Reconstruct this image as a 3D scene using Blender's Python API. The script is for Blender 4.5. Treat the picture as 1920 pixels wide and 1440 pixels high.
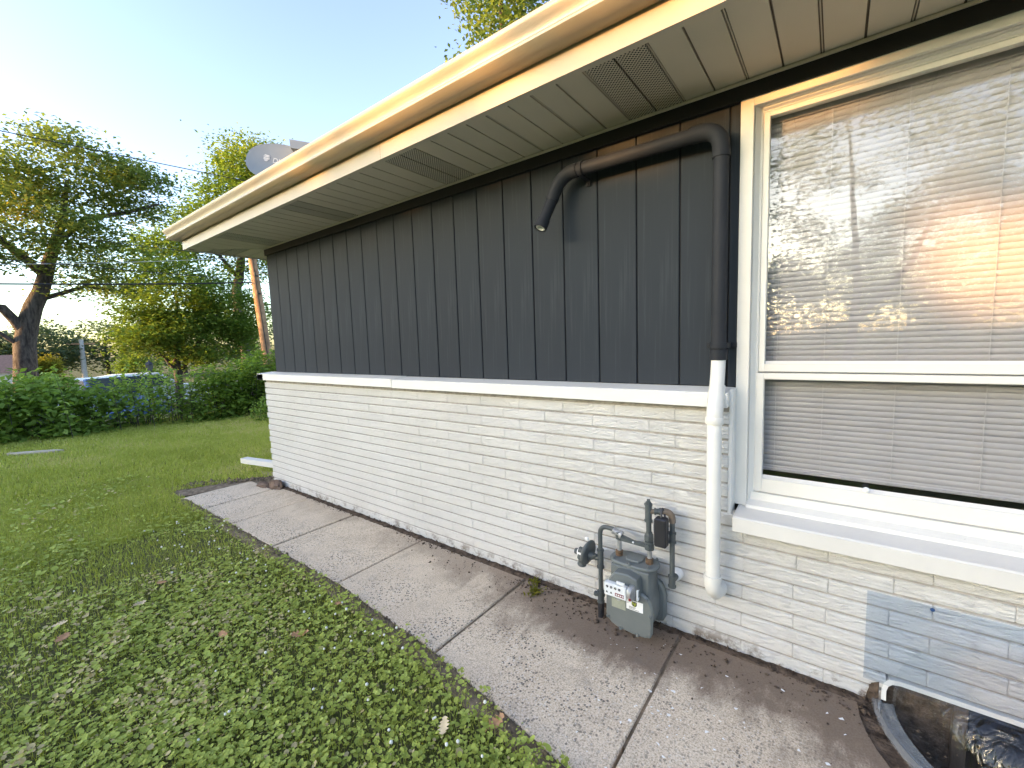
import bpy, math, random
import numpy as np
from mathutils import Vector, Matrix, noise as mnoise

for o in list(bpy.data.objects):
    bpy.data.objects.remove(o)
SC = bpy.context.scene
COL = SC.collection
R_ = math.radians
rnd = random.Random(7)
rng = np.random.default_rng(11)

# ------------------------------------------------------------------ camera
cam_d = bpy.data.cameras.new('camera')
cam = bpy.data.objects.new('camera', cam_d)
COL.objects.link(cam)
right = Vector((0.7987973, 0.6007077, -0.0327585))
up = Vector((-0.0321171, 0.0969560, 0.9947703))
fwd = Vector((-0.6007424, 0.7935677, -0.0967412))
m = Matrix((right, up, -fwd)).transposed().to_4x4()
m.translation = Vector((3.8738, -2.0844, 1.3948))
cam.matrix_world = m
cam_d.sensor_width = 36.0
cam_d.lens = 15.084
cam_d.clip_start = 0.02
cam_d.clip_end = 2000
SC.camera = cam

# ------------------------------------------------------------------ light
SUN_EL = R_(7.0)
SUN_AZ = math.atan2(-0.89, -0.45)          # direction towards the sun, in the ground plane (x, y)
sx, sy = math.cos(SUN_AZ), math.sin(SUN_AZ)
sun_vec = Vector((sx * math.cos(SUN_EL), sy * math.cos(SUN_EL), math.sin(SUN_EL)))
world = bpy.data.worlds.new('World')
SC.world = world
world.use_nodes = True
wn = world.node_tree
bg = wn.nodes['Background']
sky = wn.nodes.new('ShaderNodeTexSky')
sky.sky_type = 'NISHITA'
sky.sun_disc = False
sky.sun_elevation = SUN_EL
sky.sun_rotation = math.pi / 2 - SUN_AZ
sky.altitude = 200
sky.air_density = 1.0
sky.dust_density = 1.8
sky.ozone_density = 2.0
hs = wn.nodes.new('ShaderNodeHueSaturation')
hs.inputs['Saturation'].default_value = 0.80
hs.inputs['Hue'].default_value = 0.515
gm_ = wn.nodes.new('ShaderNodeGamma')
gm_.inputs['Gamma'].default_value = 1.25
wn.links.new(sky.outputs[0], gm_.inputs['Color'])
wn.links.new(gm_.outputs[0], hs.inputs['Color'])
wn.links.new(hs.outputs[0], bg.inputs[0])
bg.inputs[1].default_value = 0.15
sun_d = bpy.data.lights.new('sun', 'SUN')
sun_d.energy = 2.4
sun_d.angle = R_(0.5)
sun_d.color = (1.0, 0.46, 0.13)
sun = bpy.data.objects.new('sun', sun_d)
COL.objects.link(sun)
sun.rotation_euler = (-sun_vec).to_track_quat('-Z', 'Y').to_euler()
sun.location = (-10, -10, 8)
VS = SC.view_settings
SC.display_settings.display_device = 'sRGB'
VS.view_transform = 'Standard'
VS.look = 'None'
VS.exposure = 2.62
VS.gamma = 1.0
VS.use_curve_mapping = False
SC.cycles.max_bounces = 10
SC.cycles.transparent_max_bounces = 24

# ------------------------------------------------------------------ helpers
class MB:
    def __init__(s):
        s.v = []; s.f = []
    def add(s, vs, fs):
        o = len(s.v)
        s.v += [tuple(p) for p in vs]
        s.f += [tuple(i + o for i in f) for f in fs]
        return s
    def box(s, x0, x1, y0, y1, z0, z1, c=0.0):
        if c <= 0:
            vs = [(x, y, z) for z in (z0, z1) for y in (y0, y1) for x in (x0, x1)]
            return s.add(vs, [(0, 2, 3, 1), (4, 5, 7, 6), (0, 1, 5, 4), (2, 6, 7, 3), (0, 4, 6, 2), (1, 3, 7, 5)])
        # chamfered box: three vertices at every corner
        idx = {}; vs = []
        for zi, z in enumerate((z0, z1)):
            for yi, y in enumerate((y0, y1)):
                for xi, x in enumerate((x0, x1)):
                    dx = c if xi == 0 else -c; dy = c if yi == 0 else -c; dz = c if zi == 0 else -c
                    for a, p in (('x', (x, y + dy, z + dz)), ('y', (x + dx, y, z + dz)), ('z', (x + dx, y + dy, z))):
                        idx[(xi, yi, zi, a)] = len(vs); vs.append(p)
        I = lambda a, *t: tuple(idx[(k[0], k[1], k[2], a)] for k in t)
        fs = []
        for k, a in ((0, 'x'), (1, 'y'), (2, 'z')):
            for e in (0, 1):
                q = [(0, 0), (1, 0), (1, 1), (0, 1)]
                cs = []
                for u, w in q:
                    t = [u, w]; t.insert(k, e); cs.append(tuple(t))
                f = I(a, *cs)
                flip = (e == 0) != (k == 1)
                fs.append(f[::-1] if flip else f)
        ax = 'xyz'
        for k in range(3):
            a1, a2 = [ax[j] for j in range(3) if j != k]
            for u in (0, 1):
                for w in (0, 1):
                    c0 = [u, w]; c0.insert(k, 0); c1 = [u, w]; c1.insert(k, 1)
                    c0, c1 = tuple(c0), tuple(c1)
                    fs.append((idx[c0 + (a1,)], idx[c1 + (a1,)], idx[c1 + (a2,)], idx[c0 + (a2,)]))
        for x in (0, 1):
            for y in (0, 1):
                for z in (0, 1):
                    fs.append((idx[(x, y, z, 'x')], idx[(x, y, z, 'y')], idx[(x, y, z, 'z')]))
        return s.add(vs, fs)
    def tube(s, pts, r, n=12, cap=True, inner=None):
        pts = [Vector(p) for p in pts]
        rs = r if isinstance(r, (list, tuple)) else [r] * len(pts)
        ts = []
        for i in range(len(pts)):
            a = pts[max(i - 1, 0)]; b = pts[min(i + 1, len(pts) - 1)]
            d = (b - a)
            ts.append(d.normalized() if d.length > 1e-9 else Vector((0, 0, 1)))
        u = ts[0].orthogonal().normalized()
        o = len(s.v)
        for i, p in enumerate(pts):
            u = (u - ts[i] * u.dot(ts[i]))
            u = u.normalized() if u.length > 1e-6 else ts[i].orthogonal().normalized()
            w = ts[i].cross(u)
            for k in range(n):
                a = 2 * math.pi * k / n
                s.v.append(tuple(p + (u * math.cos(a) + w * math.sin(a)) * rs[i]))
        for i in range(len(pts) - 1):
            for k in range(n):
                s.f.append((o + i * n + k, o + i * n + (k + 1) % n, o + (i + 1) * n + (k + 1) % n, o + (i + 1) * n + k))
        if cap:
            s.f.append(tuple(o + k for k in range(n))[::-1])
            s.f.append(tuple(o + (len(pts) - 1) * n + k for k in range(n)))
        return s
    def lathe(s, prof, origin, axis, n=20):
        """prof: (distance along the axis, radius)"""
        origin = Vector(origin); axis = Vector(axis).normalized()
        u = axis.orthogonal().normalized(); w = axis.cross(u)
        o = len(s.v)
        for h, r in prof:
            for k in range(n):
                a = 2 * math.pi * k / n
                s.v.append(tuple(origin + axis * h + (u * math.cos(a) + w * math.sin(a)) * max(r, 1e-5)))
        for i in range(len(prof) - 1):
            for k in range(n):
                s.f.append((o + i * n + k, o + i * n + (k + 1) % n, o + (i + 1) * n + (k + 1) % n, o + (i + 1) * n + k))
        s.f.append(tuple(o + k for k in range(n))[::-1])
        s.f.append(tuple(o + (len(prof) - 1) * n + k for k in range(n)))
        return s
    def prism(s, poly, axis, a, b, c=0.0):
        """poly in the plane across the axis ('x': (y,z), 'y': (x,z), 'z': (x,y))"""
        def P(q, t):
            return {'x': (t, q[0], q[1]), 'y': (q[0], t, q[1]), 'z': (q[0], q[1], t)}[axis]
        n = len(poly)
        if c > 0:
            cx = sum(p[0] for p in poly) / n; cy = sum(p[1] for p in poly) / n
            def ins(p):
                d = Vector((p[0] - cx, p[1] - cy)); L = d.length
                d = d * ((L - c) / L)
                return (cx + d.x, cy + d.y)
            small = [ins(p) for p in poly]
            sg = 1 if b > a else -1
            rings = [[P(p, a) for p in small], [P(p, a + sg * c) for p in poly], [P(p, b - sg * c) for p in poly], [P(p, b) for p in small]]
        else:
            rings = [[P(p, a) for p in poly], [P(p, b) for p in poly]]
        vs = [p for r in rings for p in r]
        fs = []
        for i in range(len(rings) - 1):
            for k in range(n):
                fs.append((i * n + k, i * n + (k + 1) % n, (i + 1) * n + (k + 1) % n, (i + 1) * n + k))
        fs.append(tuple(range(n))[::-1]); fs.append(tuple(range((len(rings) - 1) * n, len(rings) * n)))
        return s.add(vs, fs)
    def mesh(s, name, smooth=None):
        me = bpy.data.meshes.new(name)
        me.from_pydata(s.v, [], s.f)
        import bmesh
        bm = bmesh.new(); bm.from_mesh(me)
        bmesh.ops.recalc_face_normals(bm, faces=bm.faces[:])
        bm.to_mesh(me); bm.free()
        if smooth:
            me.polygons.foreach_set('use_smooth', [True] * len(me.polygons))
            me.set_sharp_from_angle(angle=R_(smooth))
        me.update()
        return me
    def build(s, name, mat, parent=None, smooth=None):
        return link(name, s.mesh(name, smooth), mat, parent)

def link(name, me, mat, parent=None):
    o = bpy.data.objects.new(name, me)
    COL.objects.link(o)
    if mat is not None and not me.materials:
        me.materials.append(mat)
    if parent is not None:
        o.parent = parent
    return o

def tag(o, label=None, cat=None, group=None, kind=None):
    if label: o['label'] = label
    if cat: o['category'] = cat
    if group: o['group'] = group
    if kind: o['kind'] = kind
    return o

def empty(name, loc=(0, 0, 0), parent=None):
    o = bpy.data.objects.new(name, None)
    o.empty_display_size = 0.1
    COL.objects.link(o)
    o.location = loc
    if parent is not None:
        o.parent = parent
    return o

def reparent(children, root):
    """children were built in world coordinates: keep them where they are under a root that stands elsewhere"""
    for c in children:
        c.parent = root
        c.matrix_parent_inverse = Matrix.Translation(root.location).inverted()

def big_mesh(name, verts, faces, mat, parent=None, tint=None, smooth=False):
    """verts (N,3), faces (M,k) arrays"""
    verts = np.asarray(verts, np.float32); faces = np.asarray(faces, np.int32)
    me = bpy.data.meshes.new(name)
    k = faces.shape[1]
    me.vertices.add(len(verts)); me.vertices.foreach_set('co', verts.ravel())
    me.loops.add(faces.size); me.loops.foreach_set('vertex_index', faces.ravel())
    me.polygons.add(len(faces))
    me.polygons.foreach_set('loop_start', np.arange(0, faces.size, k, dtype=np.int32))
    me.polygons.foreach_set('loop_total', np.full(len(faces), k, np.int32))
    if smooth:
        me.polygons.foreach_set('use_smooth', np.ones(len(faces), bool))
    if tint is not None:
        at = me.attributes.new('tint', 'FLOAT', 'POINT')
        at.data.foreach_set('value', np.asarray(tint, np.float32))
    me.update(calc_edges=True)
    return link(name, me, mat, parent)

# ------------------------------------------------------------------ materials
class NT:
    def __init__(s, name):
        s.m = bpy.data.materials.new(name); s.m.use_nodes = True
        s.t = s.m.node_tree; s.b = s.t.nodes['Principled BSDF']; s.out = s.t.nodes['Material Output']
        s.tc = None
    def n(s, typ, **k):
        x = s.t.nodes.new(typ)
        for a, v in k.items(): setattr(x, a, v)
        return x
    def l(s, a, b): s.t.links.new(a, b)
    def coord(s, scale=(1, 1, 1), kind='Object', loc=None):
        if s.tc is None: s.tc = s.n('ShaderNodeTexCoord')
        mp = s.n('ShaderNodeMapping'); mp.inputs['Scale'].default_value = scale
        s.l(s.tc.outputs[kind], mp.inputs['Vector'])
        if loc is not None: s.l(loc, mp.inputs['Location'])
        return mp.outputs[0]
    def noise(s, scale, vec=None, detail=4, rough=.55, dist=0):
        x = s.n('ShaderNodeTexNoise'); x.inputs['Scale'].default_value = scale; x.inputs['Detail'].default_value = detail
        x.inputs['Roughness'].default_value = rough; x.inputs['Distortion'].default_value = dist
        s.l(vec if vec is not None else s.coord(), x.inputs['Vector'])
        return x.outputs['Fac']
    def ramp(s, fac, stops):
        x = s.n('ShaderNodeValToRGB'); e = x.color_ramp.elements
        while len(e) < len(stops): e.new(.5)
        for i, (p, c) in enumerate(stops):
            e[i].position = p
            e[i].color = (c, c, c, 1) if isinstance(c, (int, float)) else tuple(c) + (1,)
        s.l(fac, x.inputs[0]); return x.outputs[0]
    def mix(s, fac, a, b, mode='MIX'):
        x = s.n('ShaderNodeMix', data_type='RGBA', blend_type=mode)
        for sock, v in ((x.inputs[0], fac), (x.inputs[6], a), (x.inputs[7], b)):
            if isinstance(v, (int, float)): sock.default_value = v
            elif isinstance(v, tuple): sock.default_value = v + (1,) if len(v) == 3 else v
            else: s.l(v, sock)
        return x.outputs[2]
    def math(s, op, a, b=None, clamp=False):
        x = s.n('ShaderNodeMath', operation=op); x.use_clamp = clamp
        for sock, v in ((x.inputs[0], a), (x.inputs[1], b)):
            if v is None: continue
            if isinstance(v, (int, float)): sock.default_value = v
            else: s.l(v, sock)
        return x.outputs[0]
    def sep(s, vec=None):
        x = s.n('ShaderNodeSeparateXYZ'); s.l(vec if vec is not None else s.coord(), x.inputs[0]); return x.outputs
    def maprange(s, v, a, b, c=0., d=1.):
        x = s.n('ShaderNodeMapRange'); x.interpolation_type = 'SMOOTHSTEP'
        s.l(v, x.inputs[0])
        for i, q in enumerate((a, b, c, d)): x.inputs[1 + i].default_value = q
        return x.outputs[0]
    def bump(s, h, strength=.5, dist=.01, prev=None):
        x = s.n('ShaderNodeBump'); x.inputs['Strength'].default_value = strength; x.inputs['Distance'].default_value = dist
        s.l(h, x.inputs['Height'])
        if prev is not None: s.l(prev, x.inputs['Normal'])
        s.l(x.outputs[0], s.b.inputs['Normal']); return x.outputs[0]
    def color(s, c):
        if isinstance(c, tuple): s.b.inputs['Base Color'].default_value = c + (1,)
        else: s.l(c, s.b.inputs['Base Color'])
    def set(s, rough=None, metal=None, spec=None):
        if rough is not None:
            if isinstance(rough, (int, float)): s.b.inputs['Roughness'].default_value = rough
            else: s.l(rough, s.b.inputs['Roughness'])
        if metal is not None: s.b.inputs['Metallic'].default_value = metal
        if spec is not None: s.b.inputs['Specular IOR Level'].default_value = spec
        return s

def simple(name, c, rough=.6, spec=.4, metal=0., var=.12, vs=6., bs=0., bd=.002, bscale=60.):
    t = NT(name)
    nz = t.noise(vs, detail=5)
    dark = tuple(x * (1 - var) for x in c); lite = tuple(min(1, x * (1 + var)) for x in c)
    t.color(t.ramp(nz, [(.3, dark), (.7, lite)]))
    t.set(rough, metal, spec)
    if bs > 0: t.bump(t.noise(bscale, detail=4), bs, bd)
    return t.m

def m_brick():
    t = NT('white_painted_brick')
    info = t.n('ShaderNodeObjectInfo')
    off = t.n('ShaderNodeCombineXYZ')
    t.l(t.math('MULTIPLY', info.outputs['Random'], 37.), off.inputs[0]); t.l(t.math('MULTIPLY', info.outputs['Random'], 91.), off.inputs[2])
    v = t.coord((15, 15, 88), loc=off.outputs[0])
    h1 = t.noise(1.0, v, detail=3, rough=.55, dist=1.1)
    ridg = t.math('ABSOLUTE', t.math('SUBTRACT', h1, .5))
    h2 = t.noise(1.0, t.coord((60, 60, 260), loc=off.outputs[0]), detail=2)
    h = t.math('ADD', t.math('MULTIPLY', ridg, 2.6), t.math('MULTIPLY', h2, .35))
    geo = t.n('ShaderNodeNewGeometry')
    pos = t.n('ShaderNodeSeparateXYZ'); t.l(geo.outputs['Position'], pos.inputs[0])
    grime = t.ramp(t.noise(2.2, geo.outputs['Position'], detail=6), [(.35, (.72, .70, .665)), (.7, (.65, .63, .59))])
    rnd_c = t.mix(t.math('MULTIPLY', info.outputs['Random'], .25), grime, (.66, .63, .57))
    # flaked paint and dirt along the foot of the wall
    foot = t.maprange(pos.outputs[2], .10, .0, 0., 1.)
    pn = t.noise(14, geo.outputs['Position'], detail=6, rough=.7)
    k = t.math('MULTIPLY', foot, t.ramp(pn, [(.50, 0.), (.62, 1.)]))
    c = t.mix(k, rnd_c, (.22, .17, .13))
    t.color(c); t.set(.55, 0, .35)
    t.bump(h, .9, .009)
    return t.m

def m_mortar():
    t = NT('dirt_shadow_mortar')
    t.color(t.ramp(t.noise(30, detail=5), [(.3, (.29, .27, .24)), (.7, (.44, .41, .37))]))  # joint dirt, darkened further to draw the shadow line under each course
    t.set(.7, 0, .3); t.bump(t.noise(160, detail=3), .4, .002)
    return t.m

def m_siding():
    t = NT('charcoal_siding_paint')
    geo = t.n('ShaderNodeNewGeometry')
    info = t.n('ShaderNodeObjectInfo')
    big = t.noise(1.4, geo.outputs['Position'], detail=4)
    c = t.ramp(big, [(.3, (.029, .033, .039)), (.7, (.036, .041, .047))])
    c = t.mix(t.math('MULTIPLY', info.outputs['Random'], .35), c, (.032, .040, .050))
    # faint vertical streaks of weathering
    st = t.noise(1.0, t.coord((55, 1, 1.6)), detail=5)
    c = t.mix(t.math('MULTIPLY', t.ramp(st, [(.55, 0.), (.72, 1.)]), .30), c, (.085, .095, .105))
    t.color(c); t.set(t.ramp(big, [(.3, .66), (.7, .78)]), 0, .09)
    t.bump(t.noise(1.0, t.coord((70, 1, 3)), detail=3), .12, .002)
    return t.m

def m_trim(name, c=(.72, .695, .64), rough=.5, wear=.5):
    t = NT(name)
    n1 = t.noise(5, detail=6, rough=.65)
    base = t.ramp(n1, [(.3, tuple(x * .93 for x in c)), (.7, c)])
    sp = t.noise(38, detail=6, rough=.72)
    k = t.math('MULTIPLY', t.ramp(sp, [(.69, 0.), (.72, 1.)]), wear)
    base = t.mix(k, base, (.26, .25, .24))
    t.color(base); t.set(rough, 0, .4)
    t.bump(t.noise(26, t.coord((.4, 1, 1)), detail=5), .25, .003)
    return t.m

def m_concrete():
    t = NT('exposed_aggregate_concrete')
    geo = t.n('ShaderNodeNewGeometry'); P = geo.outputs['Position']
    pos = t.n('ShaderNodeSeparateXYZ'); t.l(P, pos.inputs[0])
    base = t.ramp(t.noise(3.0, P, detail=8, rough=.65), [(.3, (.50, .405, .275)), (.7, (.75, .63, .455))])
    fine = t.noise(170, P, detail=3, rough=.7)
    base = t.mix(.55, base, t.ramp(fine, [(.36, (.21, .15, .11)), (.5, (.65, .52, .395)), (.66, (.90, .79, .63))]))
    def vor(scale):
        x = t.n('ShaderNodeTexVoronoi'); x.inputs['Scale'].default_value = scale; t.l(P, x.inputs['Vector']); return x
    v1 = vor(95); s1 = t.n('ShaderNodeSeparateColor'); t.l(v1.outputs['Color'], s1.inputs[0])
    wornmask = t.math('MULTIPLY', t.maprange(pos.outputs[1], -.28, -.62), t.maprange(t.noise(4, P, detail=4), .34, .62))
    dk = t.math('MULTIPLY', t.math('MULTIPLY', t.math('GREATER_THAN', s1.outputs[0], .68), t.math('LESS_THAN', v1.outputs['Distance'], .48)), t.math('ADD', t.math('MULTIPLY', wornmask, .75), .12))
    base = t.mix(dk, base, (.085, .078, .072))
    v2 = vor(120); s2 = t.n('ShaderNodeSeparateColor'); t.l(v2.outputs['Color'], s2.inputs[0])
    lt = t.math('MULTIPLY', t.math('MULTIPLY', t.math('GREATER_THAN', s2.outputs[1], .78), t.math('LESS_THAN', v2.outputs['Distance'], .45)), t.math('ADD', t.math('MULTIPLY', wornmask, .7), .1))
    base = t.mix(lt, base, (.72, .66, .57))
    # brown soil washed over the slabs along the wall, most of it by the gas meter
    n2 = t.noise(2.1, P, detail=7, rough=.62)
    ax = t.maprange(pos.outputs[0], 1.2, 3.0)
    edge = t.math('ADD', t.math('MULTIPLY', pos.outputs[1], 1.0), t.math('MULTIPLY', t.math('SUBTRACT', n2, .5), .75))
    edge = t.math('ADD', edge, t.math('MULTIPLY', ax, .20))
    n3 = t.noise(1.0, t.coord((9, 4, 9)), detail=8, rough=.72, dist=.6)
    edge = t.math('ADD', edge, t.math('MULTIPLY', t.math('SUBTRACT', n3, .5), .5))
    k = t.math('MULTIPLY', t.maprange(edge, -.38, -.10), t.math('ADD', t.math('MULTIPLY', ax, .58), .30))
    base = t.mix(k, base, (.155, .108, .076))
    blot = t.ramp(t.noise(7, P, detail=7, rough=.72), [(.56, 0.), (.70, 1.)])
    base = t.mix(t.math('MULTIPLY', blot, .40), base, (.19, .16, .135))
    t.color(base); t.set(.9, 0, .2)
    h = t.math('ADD', t.math('MULTIPLY', fine, .5), t.math('MULTIPLY', t.noise(60, P, detail=4), .5))
    t.bump(h, .55, .003)
    return t.m

def m_leaf(name, stops, trans=.42, rough=.6):
    t = NT(name)
    a = t.n('ShaderNodeAttribute'); a.attribute_name = 'tint'
    c = t.ramp(a.outputs['Fac'], stops)
    t.color(c); t.set(rough, 0, .15)
    tr = t.n('ShaderNodeBsdfTranslucent'); t.l(t.mix(1.0, c, (1.25, 1.3, .75), 'MULTIPLY'), tr.inputs[0])
    mx = t.n('ShaderNodeMixShader'); mx.inputs[0].default_value = trans
    t.l(t.b.outputs[0], mx.inputs[1]); t.l(tr.outputs[0], mx.inputs[2]); t.l(mx.outputs[0], t.out.inputs[0])
    return t.m

def m_bark():
    t = NT('bark')
    v = t.coord((9, 9, 2.2))
    n1 = t.noise(1.5, v, detail=6, rough=.65)
    t.color(t.ramp(n1, [(.35, (.030, .026, .022)), (.65, (.105, .092, .078))])); t.set(.9, 0, .2)
    t.bump(n1, .8, .04)
    return t.m

def m_glass(name, refl=.2, tint=(.93, .96, .95), rough=.0, haze=None, fres=.8):
    t = NT(name)
    t.t.nodes.remove(t.b)
    tr = t.n('ShaderNodeBsdfTransparent'); tr.inputs[0].default_value = tint + (1,)
    gl = t.n('ShaderNodeBsdfGlossy'); gl.inputs[0].default_value = (1, 1, 1, 1); gl.inputs['Roughness'].default_value = rough
    lw = t.n('ShaderNodeLayerWeight'); lw.inputs[0].default_value = .5
    f = t.math('ADD', t.math('MULTIPLY', t.math('POWER', lw.outputs['Facing'], 4.), fres), refl, True)
    mx = t.n('ShaderNodeMixShader'); t.l(f, mx.inputs[0]); t.l(tr.outputs[0], mx.inputs[1]); t.l(gl.outputs[0], mx.inputs[2])
    last = mx.outputs[0]
    if haze is not None:
        df = t.n('ShaderNodeBsdfDiffuse'); df.inputs[0].default_value = haze[0] + (1,)
        m2 = t.n('ShaderNodeMixShader'); m2.inputs[0].default_value = haze[1]
        t.l(last, m2.inputs[1]); t.l(df.outputs[0], m2.inputs[2]); last = m2.outputs[0]
    t.l(last, t.out.inputs[0])
    return t.m

def wrinkle(m):
    nt = m.node_tree
    tc = nt.nodes.new('ShaderNodeTexCoord'); mp = nt.nodes.new('ShaderNodeMapping'); mp.inputs['Scale'].default_value = (14, 14, 3)
    nz = nt.nodes.new('ShaderNodeTexNoise'); nz.inputs['Scale'].default_value = 1.6; nz.inputs['Detail'].default_value = 4; nz.inputs['Distortion'].default_value = 1.2
    bp = nt.nodes.new('ShaderNodeBump'); bp.inputs['Strength'].default_value = .5; bp.inputs['Distance'].default_value = .03
    nt.links.new(tc.outputs['Object'], mp.inputs[0]); nt.links.new(mp.outputs[0], nz.inputs['Vector']); nt.links.new(nz.outputs['Fac'], bp.inputs['Height'])
    for n in nt.nodes:
        if n.type == 'BSDF_GLOSSY': nt.links.new(bp.outputs[0], n.inputs['Normal'])
    return m

def m_perforated():
    t = NT('perforated_soffit_aluminium')
    geo = t.n('ShaderNodeNewGeometry')
    mp = t.n('ShaderNodeMapping'); mp.inputs['Rotation'].default_value = (0, 0, R_(45)); mp.inputs['Scale'].default_value = (88, 88, 88)
    t.l(geo.outputs['Position'], mp.inputs[0])
    fr = t.n('ShaderNodeVectorMath', operation='FRACTION'); t.l(mp.outputs[0], fr.inputs[0])
    sb = t.n('ShaderNodeVectorMath', operation='SUBTRACT'); t.l(fr.outputs[0], sb.inputs[0]); sb.inputs[1].default_value = (.5, .5, 0)
    ml = t.n('ShaderNodeVectorMath', operation='MULTIPLY'); t.l(sb.outputs[0], ml.inputs[0]); ml.inputs[1].default_value = (1, 1, 0)
    ln = t.n('ShaderNodeVectorMath', operation='LENGTH'); t.l(ml.outputs[0], ln.inputs[0])
    hole = t.math('LESS_THAN', ln.outputs['Value'], .34)
    t.color(t.mix(hole, (.61, .545, .435), (.012, .011, .010))); t.set(.5, 0, .4)
    return t.m

def m_lawn():
    t = NT('lawn_soil')
    n1 = t.noise(3.0, detail=7, rough=.7)
    c = t.ramp(n1, [(.3, (.085, .095, .032)), (.7, (.13, .155, .042))])
    # far out the blades are too fine to build: grass colour takes over
    t.color(t.mix(t.maprange(t.noise(40, detail=4), .3, .7), c, (.115, .105, .055))); t.set(.95, 0, .1)
    t.bump(t.noise(60, detail=5), .8, .02)
    return t.m

MT = dict(
    brick=m_brick(), mortar=m_mortar(), siding=m_siding(), trim=m_trim('white_trim_paint'),
    cap=m_trim('white_cap_paint', (.72, .70, .655), .55, .35),
    sillp=m_trim('white_sill_paint', (.66, .635, .59), .5, .25),
    frieze=simple('near_black_frieze', (.012, .0115, .012), .7),  # much darker than the charcoal boards; also backs them
    fascia=simple('almond_aluminium', (.38, .32, .23), .38, .5, var=.06, vs=2.5),
    gutter=simple('almond_gutter_aluminium', (.36, .30, .21), .34, .5, var=.08, vs=3),
    soffit=simple('almond_soffit', (.61, .545, .435), .5, .4, var=.05, vs=2),
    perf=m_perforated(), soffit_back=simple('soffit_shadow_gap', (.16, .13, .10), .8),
    shingle=simple('asphalt_shingle', (.11, .10, .09), .9, .2, var=.4, vs=40, bs=.6),
    concrete=m_concrete(), dirt=simple('damp_brown_soil', (.105, .076, .055), .95, .1, var=.55, vs=25, bs=.9, bd=.02, bscale=45),
    drydirt=simple('dry_grey_soil', (.21, .165, .115), .95, .1, var=.45, vs=22, bs=.9, bd=.015, bscale=50),
    lawn=m_lawn(), road=simple('asphalt', (.06, .06, .06), .9),
    pipe_dark=simple('charcoal_pipe_paint', (.026, .028, .033), .6, .14, var=.1),
    pipe_white=simple('white_plastic_pipe', (.70, .675, .62), .34, .5, var=.04, vs=9),
    meter=simple('blue_grey_meter_enamel', (.138, .152, .146), .42, .5, var=.10, vs=9, bs=.12, bscale=90),
    meter_dark=simple('dark_grey_pipe_paint', (.070, .080, .080), .48, .5, var=.18, vs=18, bs=.2, bscale=120),
    iron=simple('bare_rusty_iron', (.17, .13, .095), .55, .4, var=.3, vs=30, bs=.2),
    galv=simple('bare_metal', (.42, .42, .42), .4, .5, .6, var=.25, vs=30),
    rust=simple('rusty_union_nut', (.13, .080, .045), .6, .3, var=.4, vs=40),
    black=simple('black_plastic', (.022, .022, .026), .42, .5),
    white=simple('white_plastic', (.80, .80, .79), .4, .5, var=.03),
    plate=simple('dull_brass_plate', (.30, .31, .24), .5, .4, .0, var=.12, vs=30),
    red=simple('dark_red_print', (.22, .03, .035), .5), lime=simple('yellow_green_print', (.50, .55, .06), .5),
    bark=m_bark(), slat=simple('white_blind_slat', (.385, .37, .375), .42, .5, var=.03),
    room=simple('dim_room_wall', (.18, .15, .12), .9), glass=m_glass('window_glass', .048, (.985, .985, .985), .012),
    clear=wrinkle(m_glass('clear_plastic_bubble', .035, (.95, .96, .965), .06, None, .35)), blue_film=m_glass('blue_tinted_plastic', .015, (.885, .915, .95), .12, ((.45, .52, .65), .02), .25),
    steel=simple('galvanised_steel', (.50, .50, .50), .4, .5, .35, var=.15, vs=14),
    dish=simple('grey_dish_paint', (.145, .185, .225), .45, .4, var=.04), print_=simple('pale_grey_print', (.40, .46, .52), .5),
    pole=simple('weathered_pole_wood', (.30, .19, .11), .85, .2, var=.35, vs=5, bs=.4), wire=simple('wire_sheath', (.02, .02, .02), .6),
    paleconc=simple('pale_wire', (.42, .42, .40), .6),
    leaf_oak=m_leaf('oak_leaf', [(.0, (.080, .125, .034)), (.55, (.165, .225, .060)), (.9, (.25, .29, .070)), (1., (.48, .37, .07))], .45),
    leaf_mid=m_leaf('bush_tree_leaf', [(.0, (.080, .140, .025)), (.6, (.150, .230, .042)), (1., (.25, .31, .06))], .45),
    leaf_hedge=m_leaf('hedge_leaf', [(.0, (.095, .160, .026)), (.6, (.180, .275, .046)), (.97, (.28, .38, .08)), (1., (.36, .20, .09))]),
    leaf_weed=m_leaf('weed_leaf', [(.0, (.120, .195, .036)), (.6, (.215, .325, .062)), (1., (.32, .43, .12))]),
    leaf_yellow=m_leaf('yellow_green_leaf', [(.0, (.14, .15, .02)), (1., (.33, .28, .03))]),
    leaf_far=m_leaf('distant_leaf', [(.0, (.075, .115, .065)), (1., (.13, .17, .09))]),
    grass=m_leaf('grass_blade', [(.0, (.22, .24, .030)), (.5, (.38, .42, .080)), (.9, (.49, .53, .12)), (1., (.60, .52, .24))], .3),
    clover=m_leaf('ground_cover_leaf', [(.0, (.20, .225, .040)), (.45, (.33, .38, .075)), (.8, (.43, .50, .115)), (.95, (.50, .56, .15)), (1., (.56, .47, .25))], .25),
    deadleaf=simple('brown_dead_leaf', (.44, .25, .13), .8, .2, var=.3, vs=30), paleleaf=simple('pale_dead_leaf', (.64, .52, .32), .8, .2, var=.2, vs=30),
    flower=simple('white_flower', (.75, .74, .66), .8), paintchip=simple('white_paint_flake', (.80, .79, .76), .6),
)

# ------------------------------------------------------------------ ground
def gz(x, y):
    t = min(1, max(0, (-x - 9.0) / 4.0)); return -0.75 * t * t * (3 - 2 * t)
def slab_edge(x):                              # lawn side of the concrete path
    return float(np.interp(x, [-2, 1.55, 2.43, 3.2, 4.2, 6], [-.805, -.80, -.865, -.985, -1.06, -1.06]))

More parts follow.
